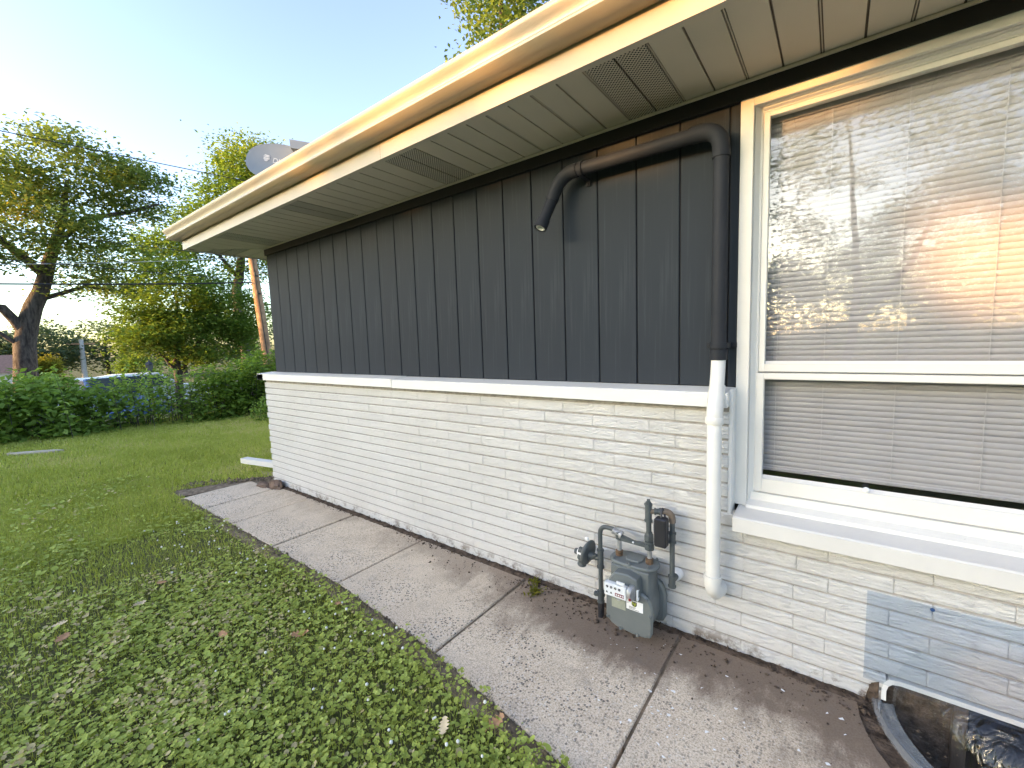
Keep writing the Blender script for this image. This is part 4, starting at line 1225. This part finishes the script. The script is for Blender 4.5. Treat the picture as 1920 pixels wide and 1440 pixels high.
# pipework
rp = .0112
LX = 2.966; PY = -.200
K.append(MB().tube([(LX, PY, -.04), (LX, PY, .43)] + arc((LX, PY, .435), (LX, PY, .475), (LX + .042, PY, .476)) + [(3.040, PY, .474)], rp, 12).build('left_riser', PD, None, 40))
def fit(name, c, ax, L, r, mat=PD, bead=.003, n=14):
    c = Vector(c); ax = Vector(ax).normalized()
    K.append(MB().lathe([(-L / 2, r), (-L / 2, r + bead), (-L / 2 + .008, r + bead), (-L / 2 + .009, r), (L / 2 - .009, r), (L / 2 - .008, r + bead), (L / 2, r + bead), (L / 2, r)], c, ax, n).build(name, mat, None, 40))
fit('pipe_tee', (LX, PY, .305), (0, 0, 1), .095, .0155)
fit('pipe_valve', (LX, PY, .105), (0, 0, 1), .060, .0155)
K.append(MB().lathe([(-.03, .008), (-.022, .012), (.02, .013), (.026, .007)], (LX - .01, PY - .002, .115), (-1, -.5, .15), 10).build('valve_head', PD, None, 40))
K.append(MB().tube([(LX, PY, .075), (LX, PY, -.03)], .016, 10).build('riser_wrap', MT['black'], None, 40))
fit('swivel_block', (3.058, PY, .462), (1, 0, -.35), .046, .0165, MT['galv'])
K.append(MB().tube([(3.060, PY, .470), (3.066, PY, .435)], .0165, 12).build('swivel_block', PD, None, 40))
K.append(MB().prism([(3.070, .430), (3.205, .428), (3.205, .446), (3.140, .443), (3.072, .456)], 'y', PY - .012, PY + .010, .003).build('meter_bar', PD, None, 30))
K.append(MB().lathe([(0, .005), (.004, .004)], (3.140, PY - .012, .440), (0, -1, 0), 8).build('bar_plug', MT['white']))
for (x, z1) in ((3.066, .428), (3.213, .424)):
    K.append(MB().tube([(x, PY, z1), (x + .001, PY, .370)], .0108, 12).build('swivel_pipe', MT['galv'], None, 40))
    K.append(MB().lathe([(0, .017), (.006, .0185), (.010, .0150), (.013, .0185), (.024, .0185), (.027, .012)], (x, PY, .352), (0, 0, 1), 8).build('union_nut', MT['rust'], None, 30))
RX = 3.211
K.append(MB().lathe([(0, .014), (.003, .021), (.040, .021), (.043, .015)], (RX + .002, PY, .418), (0, 0, 1), 14).build('elbow_block', PD, None, 40))
K.append(MB().lathe([(0, .013), (.010, .012), (.011, .008)], (RX, PY - .018, .440), (.0, -1, 0), 12).build('block_plug', PD, None, 40))
K.append(MB().lathe([(0, .0195), (.003, .0225), (.026, .0225), (.030, .018), (.040, .0155)], (RX, PY, .463), (0, 0, 1), 6).build('union_nut', PD, None, 30))
K.append(MB().tube([(RX, PY, .49), (RX - .002, PY, .60)], rp + .001, 12).build('right_riser', PD, None, 40))
fit('pipe_tee', (RX - .002, PY, .596), (0, 0, 1), .085, .0155)
K.append(MB().lathe([(0, .013), (.008, .013), (.009, .008), (.020, .008)], (RX - .002, PY, .638), (0, 0, 1), 8).build('tee_plug', PD, None, 30))
DX, DY = 3.306, -.165
K.append(MB().tube([(RX + .005, PY, .602), (DX - .045, DY - .012, .606)], rp, 12).build('cross_pipe', MT['iron'], None, 40))
fit('pipe_nipple', (RX + .036, PY + .013, .604), (1, .35, .04), .030, .0135)
K.append(MB().tube([(DX - .050, DY - .016, .606)] + arc((DX - .040, DY - .013, .607), (DX, DY, .609), (DX, DY, .570)) + [(DX, DY, .558)], .0150, 14).build('pipe_elbow', MT['iron'], None, 40))
K.append(MB().tube([(DX, DY, .565), (DX, DY, .270)], rp, 12).build('down_pipe', PD, None, 40))
fit('pipe_coupling', (DX, DY, .487), (0, 0, 1), .050, .0145)
fit('pipe_elbow', (DX, DY, .278), (0, 0, 1), .055, .0150)
K.append(MB().tube([(DX, DY, .283), (DX + .008, BF + .002, .287)], .0145, 12).build('inlet_pipe', PD, None, 40))
K.append(MB().lathe([(0, .020), (.003, .024), (.030, .025), (.034, .027)], (DX + .004, BF - .036, .286), (.05, 1, 0), 14).build('wall_sleeve', MT['white'], None, 40))
# black transmitter hanging from the elbow
K.append(MB().box(3.244, 3.298, -.232, -.186, .455, .588, .006).build('transmitter', MT['black'], None, 30))
K.append(MB().box(3.2405, 3.2438, -.228, -.190, .462, .580, .001).build('transmitter_face', MT['galv']))
K.append(MB().tube([(3.272, -.210, .585), (3.268, -.205, .605), (3.270, -.190, .624), (3.276, -.178, .605), (3.282, -.195, .585)], .0045, 8).build('transmitter_wire', MT['black'], None, 40))
# regulator on the left
K.append(MB().lathe([(-.010, .030), (-.008, .058), (-.002, .064), (.002, .064), (.010, .056), (.024, .030), (.030, .020)], (2.899, PY, .318), (-1, .10, .14), 20).build('regulator_diaphragm', PD, None, 35))
K.append(MB().lathe([(.0, .019), (.030, .019), (.031, .0)], (2.878, PY + .002, .313), (-1, .10, .03), 14).build('regulator_barrel', PD, None, 40))
K.append(MB().lathe([(.0, .0198), (.024, .0198), (.025, .017)], (2.866, PY + .003, .305), (-1, .10, -.05), 14).build('barrel_label', MT['white'], None, 40))
K.append(MB().lathe([(.0, .0165), (.006, .0170), (.018, .0150), (.019, .0)], (2.840, PY + .006, .303), (-1, .10, -.05), 10).build('barrel_cap', PD, None, 40))
K.append(MB().lathe([(0, .026), (.020, .028), (.026, .022), (.046, .020), (.052, .024), (.058, .022)], (2.868, PY, .298), (-.12, 0, -1), 14).build('regulator_vent', PD, None, 40))
K.append(MB().lathe([(0, .022), (.016, .020), (.030, .016), (.060, .015)], (2.905, PY, .306), (1, 0, 0), 12).build('regulator_neck', PD, None, 40))
K.append(MB().tube([(2.905, PY - .014, .285), (2.950, PY - .014, .325)], .006, 8).build('regulator_rib', PD, None, 40))
K.append(MB().lathe([(0, .010), (.010, .011), (.014, .006)], (2.893, PY, .382), (-.1, 0, 1), 10).build('regulator_knob', MT['white'], None, 40))
reparent(K, gm)

# ------------------------------------------------------------------ window well and its clear cover
ww = tag(empty('window_well', (WELL_C, BF, 0)), 'dark window well with a white rounded lintel at the foot of the brick wall', 'window well')
K = []
b = MB(); n = 72
for j, z in enumerate((-.80, .004)):
    for i in range(n + 1):
        a = math.pi * i / n; r = 1 + .018 * (0 if j else 0)
        b.v.append((WELL_C + WELL_A * math.cos(a), BF + .08 - (WELL_B + .08) * math.sin(a), z))
# ribbed sheet: many rows with alternating offset
b = MB(); rows = 34
for j in range(rows + 1):
    z = -.80 + .812 * j / rows; off = .006 * (1 if j % 2 else -1)
    for i in range(n + 1):
        a = math.pi * i / n
        b.v.append((WELL_C + (WELL_A + off) * math.cos(a), BF + .01 - (WELL_B + .01 + off) * math.sin(a), z))
for j in range(rows):
    for i in range(n):
        b.f.append((j * (n + 1) + i, j * (n + 1) + i + 1, (j + 1) * (n + 1) + i + 1, (j + 1) * (n + 1) + i))
K.append(b.build('well_wall', simple('stained_steel', (.13, .105, .08), .6, .3, .2, var=.5, vs=9), None, 60))
rg = MB(); nn = 48
for (e, z) in ((.0, -.004), (.012, -.006), (.10, -.010)):
    for i in range(nn + 1):
        a = math.pi * i / nn; rg.v.append((WELL_C + (WELL_A + e) * math.cos(a), BF + .012 - (WELL_B + e + .012) * math.sin(a), z + .004 * math.sin(i * 2.3)))
for j in range(2):
    for i in range(nn):
        rg.f.append((j * (nn + 1) + i, j * (nn + 1) + i + 1, (j + 1) * (nn + 1) + i + 1, (j + 1) * (nn + 1) + i))
K.append(rg.build('soil_edge', MT['dirt']))
K.append(MB().box(WELL_C - .6, WELL_C + .6, -.62, .02, -.86, -.80).build('well_floor', MT['drydirt']))
lint = [(4.045, -.02), (4.045, .060), (4.052, .092), (4.070, .112), (4.100, .120), (5.02, .120), (5.05, .112), (5.068, .092), (5.075, .060), (5.075, -.02), (5.056, -.02), (5.056, .055), (5.046, .078), (5.020, .094), (4.105, .094), (4.082, .088), (4.068, .074), (4.064, .055), (4.064, -.02)]
def strip(poly, y0, y1):
    """outline whose points run out and back: build it as a band of quads"""
    n = len(poly); h = n // 2
    b = MB()
    for y in (y0, y1): b.v += [(x, y, z) for x, z in poly]
    for i in range(n):
        b.f.append((i, (i + 1) % n, n + (i + 1) % n, n + i))
    o = 9
    outer = poly[:10]; inner = poly[10:][::-1]
    io = list(range(10)); ii = list(range(n - 1, 9, -1))
    m = min(len(io), len(ii))
    for k in range(m - 1):
        for base in (0, n):
            b.f.append((base + io[k], base + io[k + 1], base + ii[k + 1], base + ii[k]))
    for k in range(m - 1, len(io) - 1):
        for base in (0, n): b.f.append((base + io[k], base + io[k + 1], base + ii[-1]))
    return b
lint = [(4.050, .020), (4.050, .062), (4.056, .090), (4.072, .108), (4.100, .114), (5.02, .114), (5.048, .108), (5.064, .090), (5.070, .062), (5.070, .020),
        (5.056, .020), (5.056, .060), (5.051, .080), (5.040, .092), (5.018, .097), (4.102, .097), (4.080, .092), (4.069, .080), (4.064, .060), (4.064, .020)]
K.append(strip(lint, BF - .004, .0).build('lintel', MT['cap'], None, 30))
b = MB().box(4.064, 4.25, -.01, .0, -.80, .094).box(4.88, 5.056, -.01, .0, -.80, .094).box(4.25, 4.88, -.01, .0, -.80, -.52)
K.append(b.build('well_back', MT['dirt']))
wf = MB(); frame_ring(wf, 4.25, 4.88, -.52, .094, .04, -.025, .01, .003); K.append(wf.build('basement_window_frame', simple('brown_frame', (.09, .065, .045), .6)))
K.append(MB().box(4.29, 4.84, -.002, .0, -.48, .055).build('basement_pane', simple('unlit_pane_black', (.012, .012, .013), .35, .3)))  # opaque near-black, stands for the unlit basement behind the glass
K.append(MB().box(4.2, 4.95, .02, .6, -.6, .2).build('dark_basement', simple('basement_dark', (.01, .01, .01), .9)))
# dark mossy pocket where the brick has crumbled
K.append(MB().prism([(4.02, .07), (4.043, .085), (4.043, -.03), (4.00, -.03), (4.01, .03)], 'y', BF - .002, BF + .03).build('crumbled_corner', MT['dirt']))
reparent(K, ww)
wc = tag(empty('well_cover', (WELL_C, BF, 0)), 'clear plastic bubble cover with a blue tinted flange over the window well', 'window well cover')
K = []
K.append(MB().prism([(3.996, .085), (5.124, .085), (5.124, .432), (3.996, .432)], 'y', BF - .0035, BF - .007).build('flange', MT['blue_film']))
b = MB(); na, nt = 40, 12
A_, B_ = .475, .43
def dome(a, t, e=0.):
    r = math.sin(t * math.pi / 2); c = math.cos(t * math.pi / 2)
    wob = 1 + .012 * math.sin(a * 7 + t * 5) + .008 * math.sin(a * 13)
    return (WELL_C + (A_ + e) * math.cos(a) * (.55 + .45 * r) * wob, BF - .008 - (B_ + e) * math.sin(a) * r * wob, .018 + .315 * c ** .75)
for j in range(nt + 1):
    for i in range(na + 1):
        b.v.append(dome(math.pi * i / na, j / nt))
for j in range(nt):
    for i in range(na):
        b.f.append((j * (na + 1) + i, j * (na + 1) + i + 1, (j + 1) * (na + 1) + i + 1, (j + 1) * (na + 1) + i))
K.append(b.build('bubble', MT['clear'], None, 60))
MT['clear_rim'] = m_glass('clear_plastic_rim', .08, (.90, .92, .93), .12, ((.70, .74, .77), .16), .5)
b = MB()
for (e, z) in ((0, .019), (.030, .012), (.034, .020), (.060, .016), (.062, .010)):
    for i in range(na + 1):
        a = math.pi * i / na; b.v.append((WELL_C + (A_ + e) * math.cos(a), BF - .008 - (B_ + e) * math.sin(a), z))
for j in range(4):
    for i in range(na):
        b.f.append((j * (na + 1) + i, j * (na + 1) + i + 1, (j + 1) * (na + 1) + i + 1, (j + 1) * (na + 1) + i))
K.append(b.build('rim', MT['clear_rim'], None, 40))
K.append(MB().tube([(4.388, BF - .012, .335), (4.388, BF - .16, .30), (4.388, BF - .32, .18), (4.388, BF - .40, .03)], .0022, 6).build('stiffening_rib', MT['clear_rim'], None, 60))
for x in (4.171, 4.56, 4.95):
    K.append(MB().lathe([(0, .0065), (.003, .0060), (.005, .003)], (x, BF - .007, .421), (0, -1, 0), 10).build('screw', simple('blue_screw', (.02, .06, .16), .5)))
reparent(K, wc)

# ------------------------------------------------------------------ satellite dish on the roof
sd_c = Vector((-.51, .103, 3.20))
dish = tag(empty('satellite_dish', (-.62, .30, 2.87)), 'grey satellite dish with a pale logo, half hidden behind the roof edge', 'satellite dish')
nrm = Vector((.62, -.78, .22)).normalized()       # the way the dish looks
ux = Vector((.80, .58, -.20)); ux = (ux - nrm * ux.dot(nrm)).normalized(); uy = nrm.cross(ux)
if uy.z < 0: uy = -uy
K = []
DA, DB = .34, .195
def dp(u, v, h=0.): return sd_c + ux * u + uy * v + nrm * (h + .16 * ((u / DA) ** 2 * DA * .5 + (v / DB) ** 2 * DB * .5))
b = MB(); nr, ns = 8, 44
for s_ in (0., -.012):
    for j in range(nr + 1):
        for i in range(ns):
            a = 2 * math.pi * i / ns; q = j / nr
            cs, sn = math.cos(a), math.sin(a)
            b.v.append(tuple(dp(DA * q * math.copysign(abs(cs) ** .85, cs), DB * q * math.copysign(abs(sn) ** .85, sn), s_)))
o2 = (nr + 1) * ns
for j in range(nr):
    for i in range(ns):
        k = (i + 1) % ns
        b.f.append((j * ns + i, j * ns + k, (j + 1) * ns + k, (j + 1) * ns + i)); b.f.append((o2 + j * ns + i, o2 + (j + 1) * ns + i, o2 + (j + 1) * ns + k, o2 + j * ns + k))
for i in range(ns):
    k = (i + 1) % ns; b.f.append((nr * ns + i, nr * ns + k, o2 + nr * ns + k, o2 + nr * ns + i))
K.append(b.build('reflector', MT['dish'], None, 40))
def on_dish(name, flat_pts_faces, u0, v0, sc):
    pts, fs = flat_pts_faces
    b = MB(); b.v = [tuple(dp(u0 + x * sc, v0 + y * sc, .004)) for x, y in pts]; b.f = fs
    return b.build(name, MT['print_'])
cu = bpy.data.curves.new('lettering', 'FONT'); cu.body = 'DIRECTV'; cu.size = 1.0
to = bpy.data.objects.new('lettering', cu); COL.objects.link(to)
dg = bpy.context.evaluated_depsgraph_get(); tm = to.evaluated_get(dg).to_mesh()
tp = ([(v.co.x, v.co.y) for v in tm.vertices], [tuple(f.vertices) for f in tm.polygons])
to.evaluated_get(dg).to_mesh_clear(); bpy.data.objects.remove(to); bpy.data.curves.remove(cu)
K.append(on_dish('lettering', tp, -.095, -.004, .072))
pts, fs = [], []                                 # striped globe
for k in range(5):
    t0 = -.8 + .36 * k; m_ = 9; o_ = len(pts)
    hw = math.sqrt(max(0.05, 1 - t0 * t0))
    for i in range(m_):
        u = -1 + 2 * i / (m_ - 1); x = u * hw * (1 if k % 2 else .96)
        th = .13 * (1 - u * u) ** .5 + .004
        y = t0 - .22 * (1 - u * u) * (1 if k < 3 else .6)
        pts += [(x, y - th), (x, y + th)]
    for i in range(m_ - 1):
        fs.append((o_ + 2 * i, o_ + 2 * i + 2, o_ + 2 * i + 3, o_ + 2 * i + 1))
K.append(on_dish('globe_mark', (pts, fs), -.157, .040, .036))
low = sd_c - uy * (DB * .86) + nrm * .03
fx0_ = sd_c + ux * .15 + nrm * .02 + uy * .215
K.append(MB().tube([low - nrm * .05, low + nrm * .10 + ux * .12, fx0_ + nrm * .03 - uy * .05], .014, 8).build('feed_arm', MT['dish'], None, 40))
fb = MB()
fx0 = sd_c + ux * .15 + nrm * .02 + uy * .215
bx2 = [(-.085, .0), (-.055, -.085), (.095, -.085), (.125, .0)]
fb.v = [tuple(fx0 + ux * u + uy * v + nrm * h) for h in (0, .07) for u, v in bx2]
fb.f = [(0, 1, 2, 3), (7, 6, 5, 4), (0, 4, 5, 1), (1, 5, 6, 2), (2, 6, 7, 3), (3, 7, 4, 0)]
K.append(fb.build('receiver_head', MT['dish']))
K.append(MB().tube([Vector((-.62, .30, 2.85)), Vector((-.62, .30, 3.05)), sd_c - nrm * .02], .022, 10).build('mast', MT['galv'], None, 40))
K.append(MB().box(-.74, -.50, .20, .40, 2.868, 2.90).build('roof_foot', MT['galv']))
reparent(K, dish)

# ------------------------------------------------------------------ small things on the ground
ds = tag(empty('downspout_extension', (-.87, .034, .14)), 'white square downspout extension sticking out on the lawn past the house corner', 'downspout')
K = []
p0, p1 = Vector((-.80, .042, .150)), Vector((-1.66, -.054, .118)); dr = (p1 - p0).normalized(); sd_ = Vector((-dr.y, dr.x, 0)).normalized(); up_ = dr.cross(sd_); up_ = up_ if up_.z > 0 else -up_
b = MB()
for (p, s) in ((p0, 1), (p1, 1)):
    b.v += [tuple(p + sd_ * u + up_ * v) for u, v in ((-.04, -.028), (.04, -.028), (.04, .028), (-.04, .028))]
b.f = [(0, 1, 5, 4), (1, 2, 6, 5), (2, 3, 7, 6), (3, 0, 4, 7), (3, 2, 1, 0)]
sp_ = b.build('spout', MT['trim']); K.append(sp_)
so_ = sp_.modifiers.new('wall', 'SOLIDIFY'); so_.thickness = .002
K.append(MB().box(-.925, -.865, .14, .22, .12, 2.40, .004).build('downspout', MT['trim']))
reparent(K, ds)

def oak_leaf(n=5):
    pts = []
    for s in (1, -1):
        side = []
        for i in range(n * 2 + 1):
            t = i / (n * 2); w = (.38 if i % 2 else .17) * math.sin(math.pi * (t * .85 + .1)) ** .8
            side.append((t, s * w))
        pts.append(side)
    return pts
def dead_leaf(label, x, y, L, rot, mat='deadleaf', curl=.25, z=.03, seed=0):
    q = random.Random(seed)
    up_s, lo_s = oak_leaf()
    b = MB(); ns = len(up_s)
    for i in range(ns):
        t = up_s[i][0]; h = curl * (t - .5) ** 2
        for s, side in ((1, up_s), (0, None), (-1, lo_s)):
            w = side[i][1] if side else 0
            b.v.append(((t - .5) * L, w * L, (h + abs(w) * curl * q.uniform(.3, .9)) * L))
    for i in range(ns - 1):
        a = 3 * i
        b.f += [(a, a + 3, a + 4, a + 1), (a + 1, a + 4, a + 5, a + 2)]
    b.tube([(-.5 * L, 0, curl * .25 * L), (-.68 * L, .02 * L, .0)], .0012, 4)
    o = b.build('fallen_leaf', MT[mat], None, 60)
    o.location = (x, y, z); o.rotation_euler = (q.uniform(-.25, .25), q.uniform(-.25, .25), rot)
    return tag(o, label, 'leaf', 'fallen leaves on the lawn')
dead_leaf('small tan dead leaf lying farthest out on the lawn', .69, -1.42, .062, .4, seed=1)
dead_leaf('pale crumpled dead leaf beside the small tan leaf', .86, -1.56, .058, 1.9, 'paleleaf', .5, seed=2)
dead_leaf('large curled brown oak leaf in the middle of the lawn', 1.86, -1.175, .075, .9, curl=.55, seed=3)
dead_leaf('flat brown oak leaf near the left edge of the lawn', .90, -1.86, .075, 2.5, seed=4)
dead_leaf('narrow reddish dead leaf between the clover patches', 1.54, -1.39, .056, .1, seed=5)
dead_leaf('pale dry leaf sliver at the left edge of the lawn', .735, -1.85, .06, 1.2, 'paleleaf', .3, seed=6)
dead_leaf('yellowish tan oak leaf near the bottom of the lawn', 2.79, -1.125, .062, 2.2, 'paleleaf', .25, seed=7)
dead_leaf('rust brown oak leaf on the border of the concrete path', 2.93, -1.0, .072, 1.3, curl=.5, z=.02, seed=8)
dead_leaf('small light brown leaf in the clover by the path', 1.78, -.93, .04, .3, seed=9)
# weed growing in the soil by the wall
wd = tag(empty('weed_sprig', (2.585, -.20, 0)), 'small yellow green weed sprig on the concrete by the wall', 'weed')
r_ = np.random.default_rng(31)
C = np.concatenate([np.array([2.59, -.235, .018]) + r_.normal(0, 1, (46, 3)) * (.022, .022, .010), np.array([2.52, -.150, .02]) + r_.normal(0, 1, (22, 3)) * (.016, .016, .010)])
C[:, 2] = np.maximum(C[:, 2], .004)
V, F = leaf_quads(C, .030, r_, .6, .30)
big_mesh('foliage', V - np.array((2.585, -.20, 0)), F, MT['leaf_yellow'], wd, tint=np.repeat(r_.uniform(0, .6, len(C)), 4))
b = MB()
for c in C[::3]: b.tube([Vector((2.57 - 2.585, .01, 0)), Vector(tuple(c)) - Vector((2.585, -.20, 0))], [.0022, .001], 4)
b.build('stem', MT['leaf_yellow'], wd)
# lumps of broken concrete at the house corner
def lump(label, loc, dims, seed, mat='dirt'):
    import bmesh
    bm = bmesh.new(); bmesh.ops.create_icosphere(bm, subdivisions=3, radius=1)
    for v in bm.verts:
        k = 1 + .32 * mnoise.noise(v.co * 1.7 + Vector((seed, 0, 0))) + .14 * mnoise.noise(v.co * 5 + Vector((0, seed, 0)))
        v.co = Vector((v.co.x * dims[0], v.co.y * dims[1], v.co.z * dims[2])) * k
    me = bpy.data.meshes.new('soil_clod'); bm.to_mesh(me); bm.free()
    o = link('soil_clod', me, MT[mat]); o.location = loc; return tag(o, label, 'soil clod')
MT['clod'] = simple('brown_clod', (.17, .12, .09), .95, .1, var=.4, vs=14, bs=.8, bd=.01)
lump('brown broken soil clod at the foot of the house corner', (-.66, -.155, .02), (.115, .05, .055), 3, 'clod')
lump('flat dark soil clod in the angle left of the house corner', (-.82, -.20, .008), (.10, .05, .028), 9, 'clod')
# white paint flakes on the last slabs
r_ = np.random.default_rng(51)
V = []; F = []
for i in range(110):
    k = r_.random()
    if k < .55: x, y = r_.normal(3.42, .09), r_.normal(-.60, .10)
    else: x, y = r_.uniform(3.0, 3.95), r_.uniform(-.9, -.22)
    if abs(x - 3.338) < .008: continue
    s = .0033 * r_.lognormal(0, .5); a = r_.uniform(0, 6.28, 5); a.sort()
    n0 = len(V)
    for q in a: V.append((x + s * math.cos(q) * 1.2, y + s * math.sin(q), .0052 + r_.uniform(0, .0012)))
    F.append([n0, n0 + 1, n0 + 2]); F.append([n0, n0 + 2, n0 + 3]); F.append([n0, n0 + 3, n0 + 4])
tag(big_mesh('paint_flakes', V, F, MT['paintchip']), kind='stuff')
# pale flat stone left in the far lawn
tag(MB().prism([(-5.72, -1.66), (-5.62, -1.50), (-5.36, -1.19), (-5.22, -1.12), (-5.24, -1.24), (-5.50, -1.56)], 'z', -.02, .035, .01).build('flat_stone', simple('pale_stone', (.46, .40, .30), .9, bs=.4)), 'long pale flat stone lying in the far lawn before the weeds', 'stone')

# ------------------------------------------------------------------ poles, wires, neighbours
pl = tag(empty('utility_pole', (-11, 4.44, -.35)), 'orange lit wooden utility pole rising behind the hedge', 'utility pole')
def polepos(z): return Vector((-11, 4.42 - .064 * z, z))
b = MB().tube([polepos(-.5) - pl.location, polepos(3) - pl.location, polepos(5.0) - pl.location], [.145, .13, .105], 14)
b.build('shaft', MT['pole'], pl, 50)
for z, dy in ((3.75, .0), (3.2, .02)):
    MB().box(-.16, .16, -.03, .03, -.02, .02).tube([(.12, -.05, 0), (.12, -.05, .1)], .03, 8).build('bracket', MT['wire'], pl).location = polepos(z) - pl.location
MB().tube([polepos(.0) - pl.location + Vector((.14, -.05, 0)), polepos(4.4) - pl.location + Vector((.13, -.05, 0))], .018, 6).build('conduit', MT['wire'], pl, 40)
def wire(label, p0, p1, sag, r, mat='wire'):
    p0, p1 = Vector(p0), Vector(p1)
    pts = []
    for i in range(25):
        t = i / 24; q = p0.lerp(p1, t); q.z -= sag * 4 * t * (1 - t); pts.append(q)
    o = MB().tube([p - p0 for p in pts], r, 5).build('power_line', MT[mat], None, 60); o.location = p0
    return tag(o, label, 'wire', 'overhead wires at the utility pole')
def ext(y0, z0, y1, z1, y):                     # height on the straight line through two seen points
    return z0 + (z1 - z0) * (y - y0) / (y1 - y0)
YL = -14.0
wire('highest overhead wire, crossing the sky above the oak', (-11, 10.0, 6.98), (-11, YL, ext(-.82, 6.40, 3.14, 6.61, YL)), .0, .012)
wire('thin grey wire crossing the oak crown below the highest wire', (-11, 4.15, 4.30), (-11, YL, 4.55), .12, .009)
wire('upper of the two middle wires, nearly level, through the oak', (-11, 4.18, 3.62), (-11, YL, 3.78), .08, .010)
wire('pale sagging wire rising to the pole under the eave', (-11, 4.15, 4.36), (-11, YL, 2.9), .55, .007, 'paleconc')
wire('thick black cable, lowest of the wires, ending on the pole', (-11, 4.22, 3.57), (-11, YL, ext(-1.14, 3.05, 4.2, 3.56, YL) + .9), .32, .021)
wire('thin service wire running from the pole to the house eave', (-11, 4.17, 3.95), (-1.36, 2.2, 2.62), .25, .007)
fp = tag(empty('utility_pole', (-50, 5.53, -.75)), 'far pale utility pole standing in front of the distant trees', 'utility pole')
MB().tube([(0, 0, 0), (0, .05, 3.66)], [.21, .15], 8).build('shaft', MT['paleconc'], fp, 50)
MB().box(-.08, .08, -.9, .9, 3.2, 3.34).build('crossarm', MT['pole'], fp)

def car(label, loc, rz, paint):
    t = tag(empty('parked_car', loc), label, 'car', 'cars parked beyond the hedge'); t.rotation_euler = (0, 0, rz)
    P = simple('car_paint_' + label.split()[0], paint, .25, .6, var=.03)
    G = simple('car_glass', (.05, .07, .09), .12, .7, var=.1)
    body = [(-2.15, .32), (-2.2, .62), (-2.12, .86), (-1.55, .93), (1.05, .93), (1.7, .86), (2.12, .70), (2.18, .45), (2.1, .28), (-2.1, .26)]
    MB().prism(body, 'y', -.88, .88, .05).build('body', P, t, 30)
    cab = [(-1.75, .92), (-1.35, 1.38), (-.9, 1.44), (.25, 1.43), (.95, .92)]
    MB().prism(cab, 'y', -.74, .74, .05).build('cabin', P, t, 30)
    for s in (-1, 1):
        MB().prism([(-1.45, .96), (-1.2, 1.34), (-.62, 1.37), (-.62, .96)], 'y', s * .742, s * .752).build('side_window', G, t)
        MB().prism([(-.55, .96), (-.55, 1.37), (.20, 1.36), (.68, .96)], 'y', s * .742, s * .752).build('side_window', G, t)
        for x in (-1.35, 1.35):
            w = MB().lathe([(0, .20), (0, .32), (.02, .335), (.20, .335), (.22, .32), (.22, .2)], (x, s * .90 - (.0 if s < 0 else .0), .33), (0, -s, 0), 18).build('wheel', MT['black'], t, 40)
            MB().lathe([(0, .19), (.03, .2)], (x, s * .905, .33), (0, -s, 0), 12).build('rim', MT['galv'], w, 40)
        MB().box(2.06, 2.16, s * .62 - .16, s * .62 + .16, .62, .74, .02).build('headlight', MT['galv'], t)
    MB().prism([(.30, 1.40), (.93, .95), (.96, .96), (.34, 1.42)], 'y', -.66, .66).build('windscreen', G, t)
    return t
car('white sedan parked beside the oak trunk beyond the weeds', (-16.2, -1.7, -.75), R_(90), (.70, .70, .70))
car('blue car glimpsed through the thin weeds beyond the lawn', (-15.2, 1.25, -.75), R_(2), (.05, .12, .34))
car('silver white car parked behind the blue car', (-17.2, 2.6, -.75), R_(88), (.62, .63, .65))
nh = tag(empty('neighbour_house', (-31, -3.2, -.75)), 'white neighbouring house with a brown roof left of the oak trunk', 'house')
MB().box(-3, 3, -3.6, 3.6, 0, 1.55).build('wall', MT['trim'], nh)
b = MB(); b.v = [(3.3, -3.9, 1.5), (3.3, 3.9, 1.5), (-3.3, 3.9, 1.5), (-3.3, -3.9, 1.5), (0, -3.9, 2.35), (0, 3.9, 2.35)]
b.f = [(0, 1, 5, 4), (2, 3, 4, 5), (1, 2, 5), (3, 0, 4), (0, 3, 2, 1)]
b.build('roof', simple('brown_shingle', (.17, .10, .075), .9, var=.3, vs=12), nh)
wnd = MB().box(3.0, 3.03, -.5, .5, .55, 1.25).build('window', MT['black'], nh)
fr_ = MB(); frame_ring(fr_, -.56, .56, .49, 1.31, .06, 3.0, 3.05)
fr_.v = [(y, x, z) for x, y, z in fr_.v]; fr_.build('window_frame', MT['trim'], wnd)
lp = tag(empty('lamp_post', (-9.5, .95, -.1)), 'small black lantern on a post standing in the hedge', 'lamp post')
MB().tube([(0, 0, 0), (0, 0, 1.08)], .028, 8).build('post', MT['black'], lp, 40)
MB().lathe([(0, .03), (.03, .06), (.17, .085), (.18, .05)], (0, 0, 1.06), (0, 0, 1), 6).build('lantern', simple('lantern_glass', (.12, .12, .11), .2, .6), lp)
MB().lathe([(0, .10), (.05, .06), (.09, .015), (.13, .01)], (0, 0, 1.24), (0, 0, 1), 6).build('cap', MT['black'], lp)
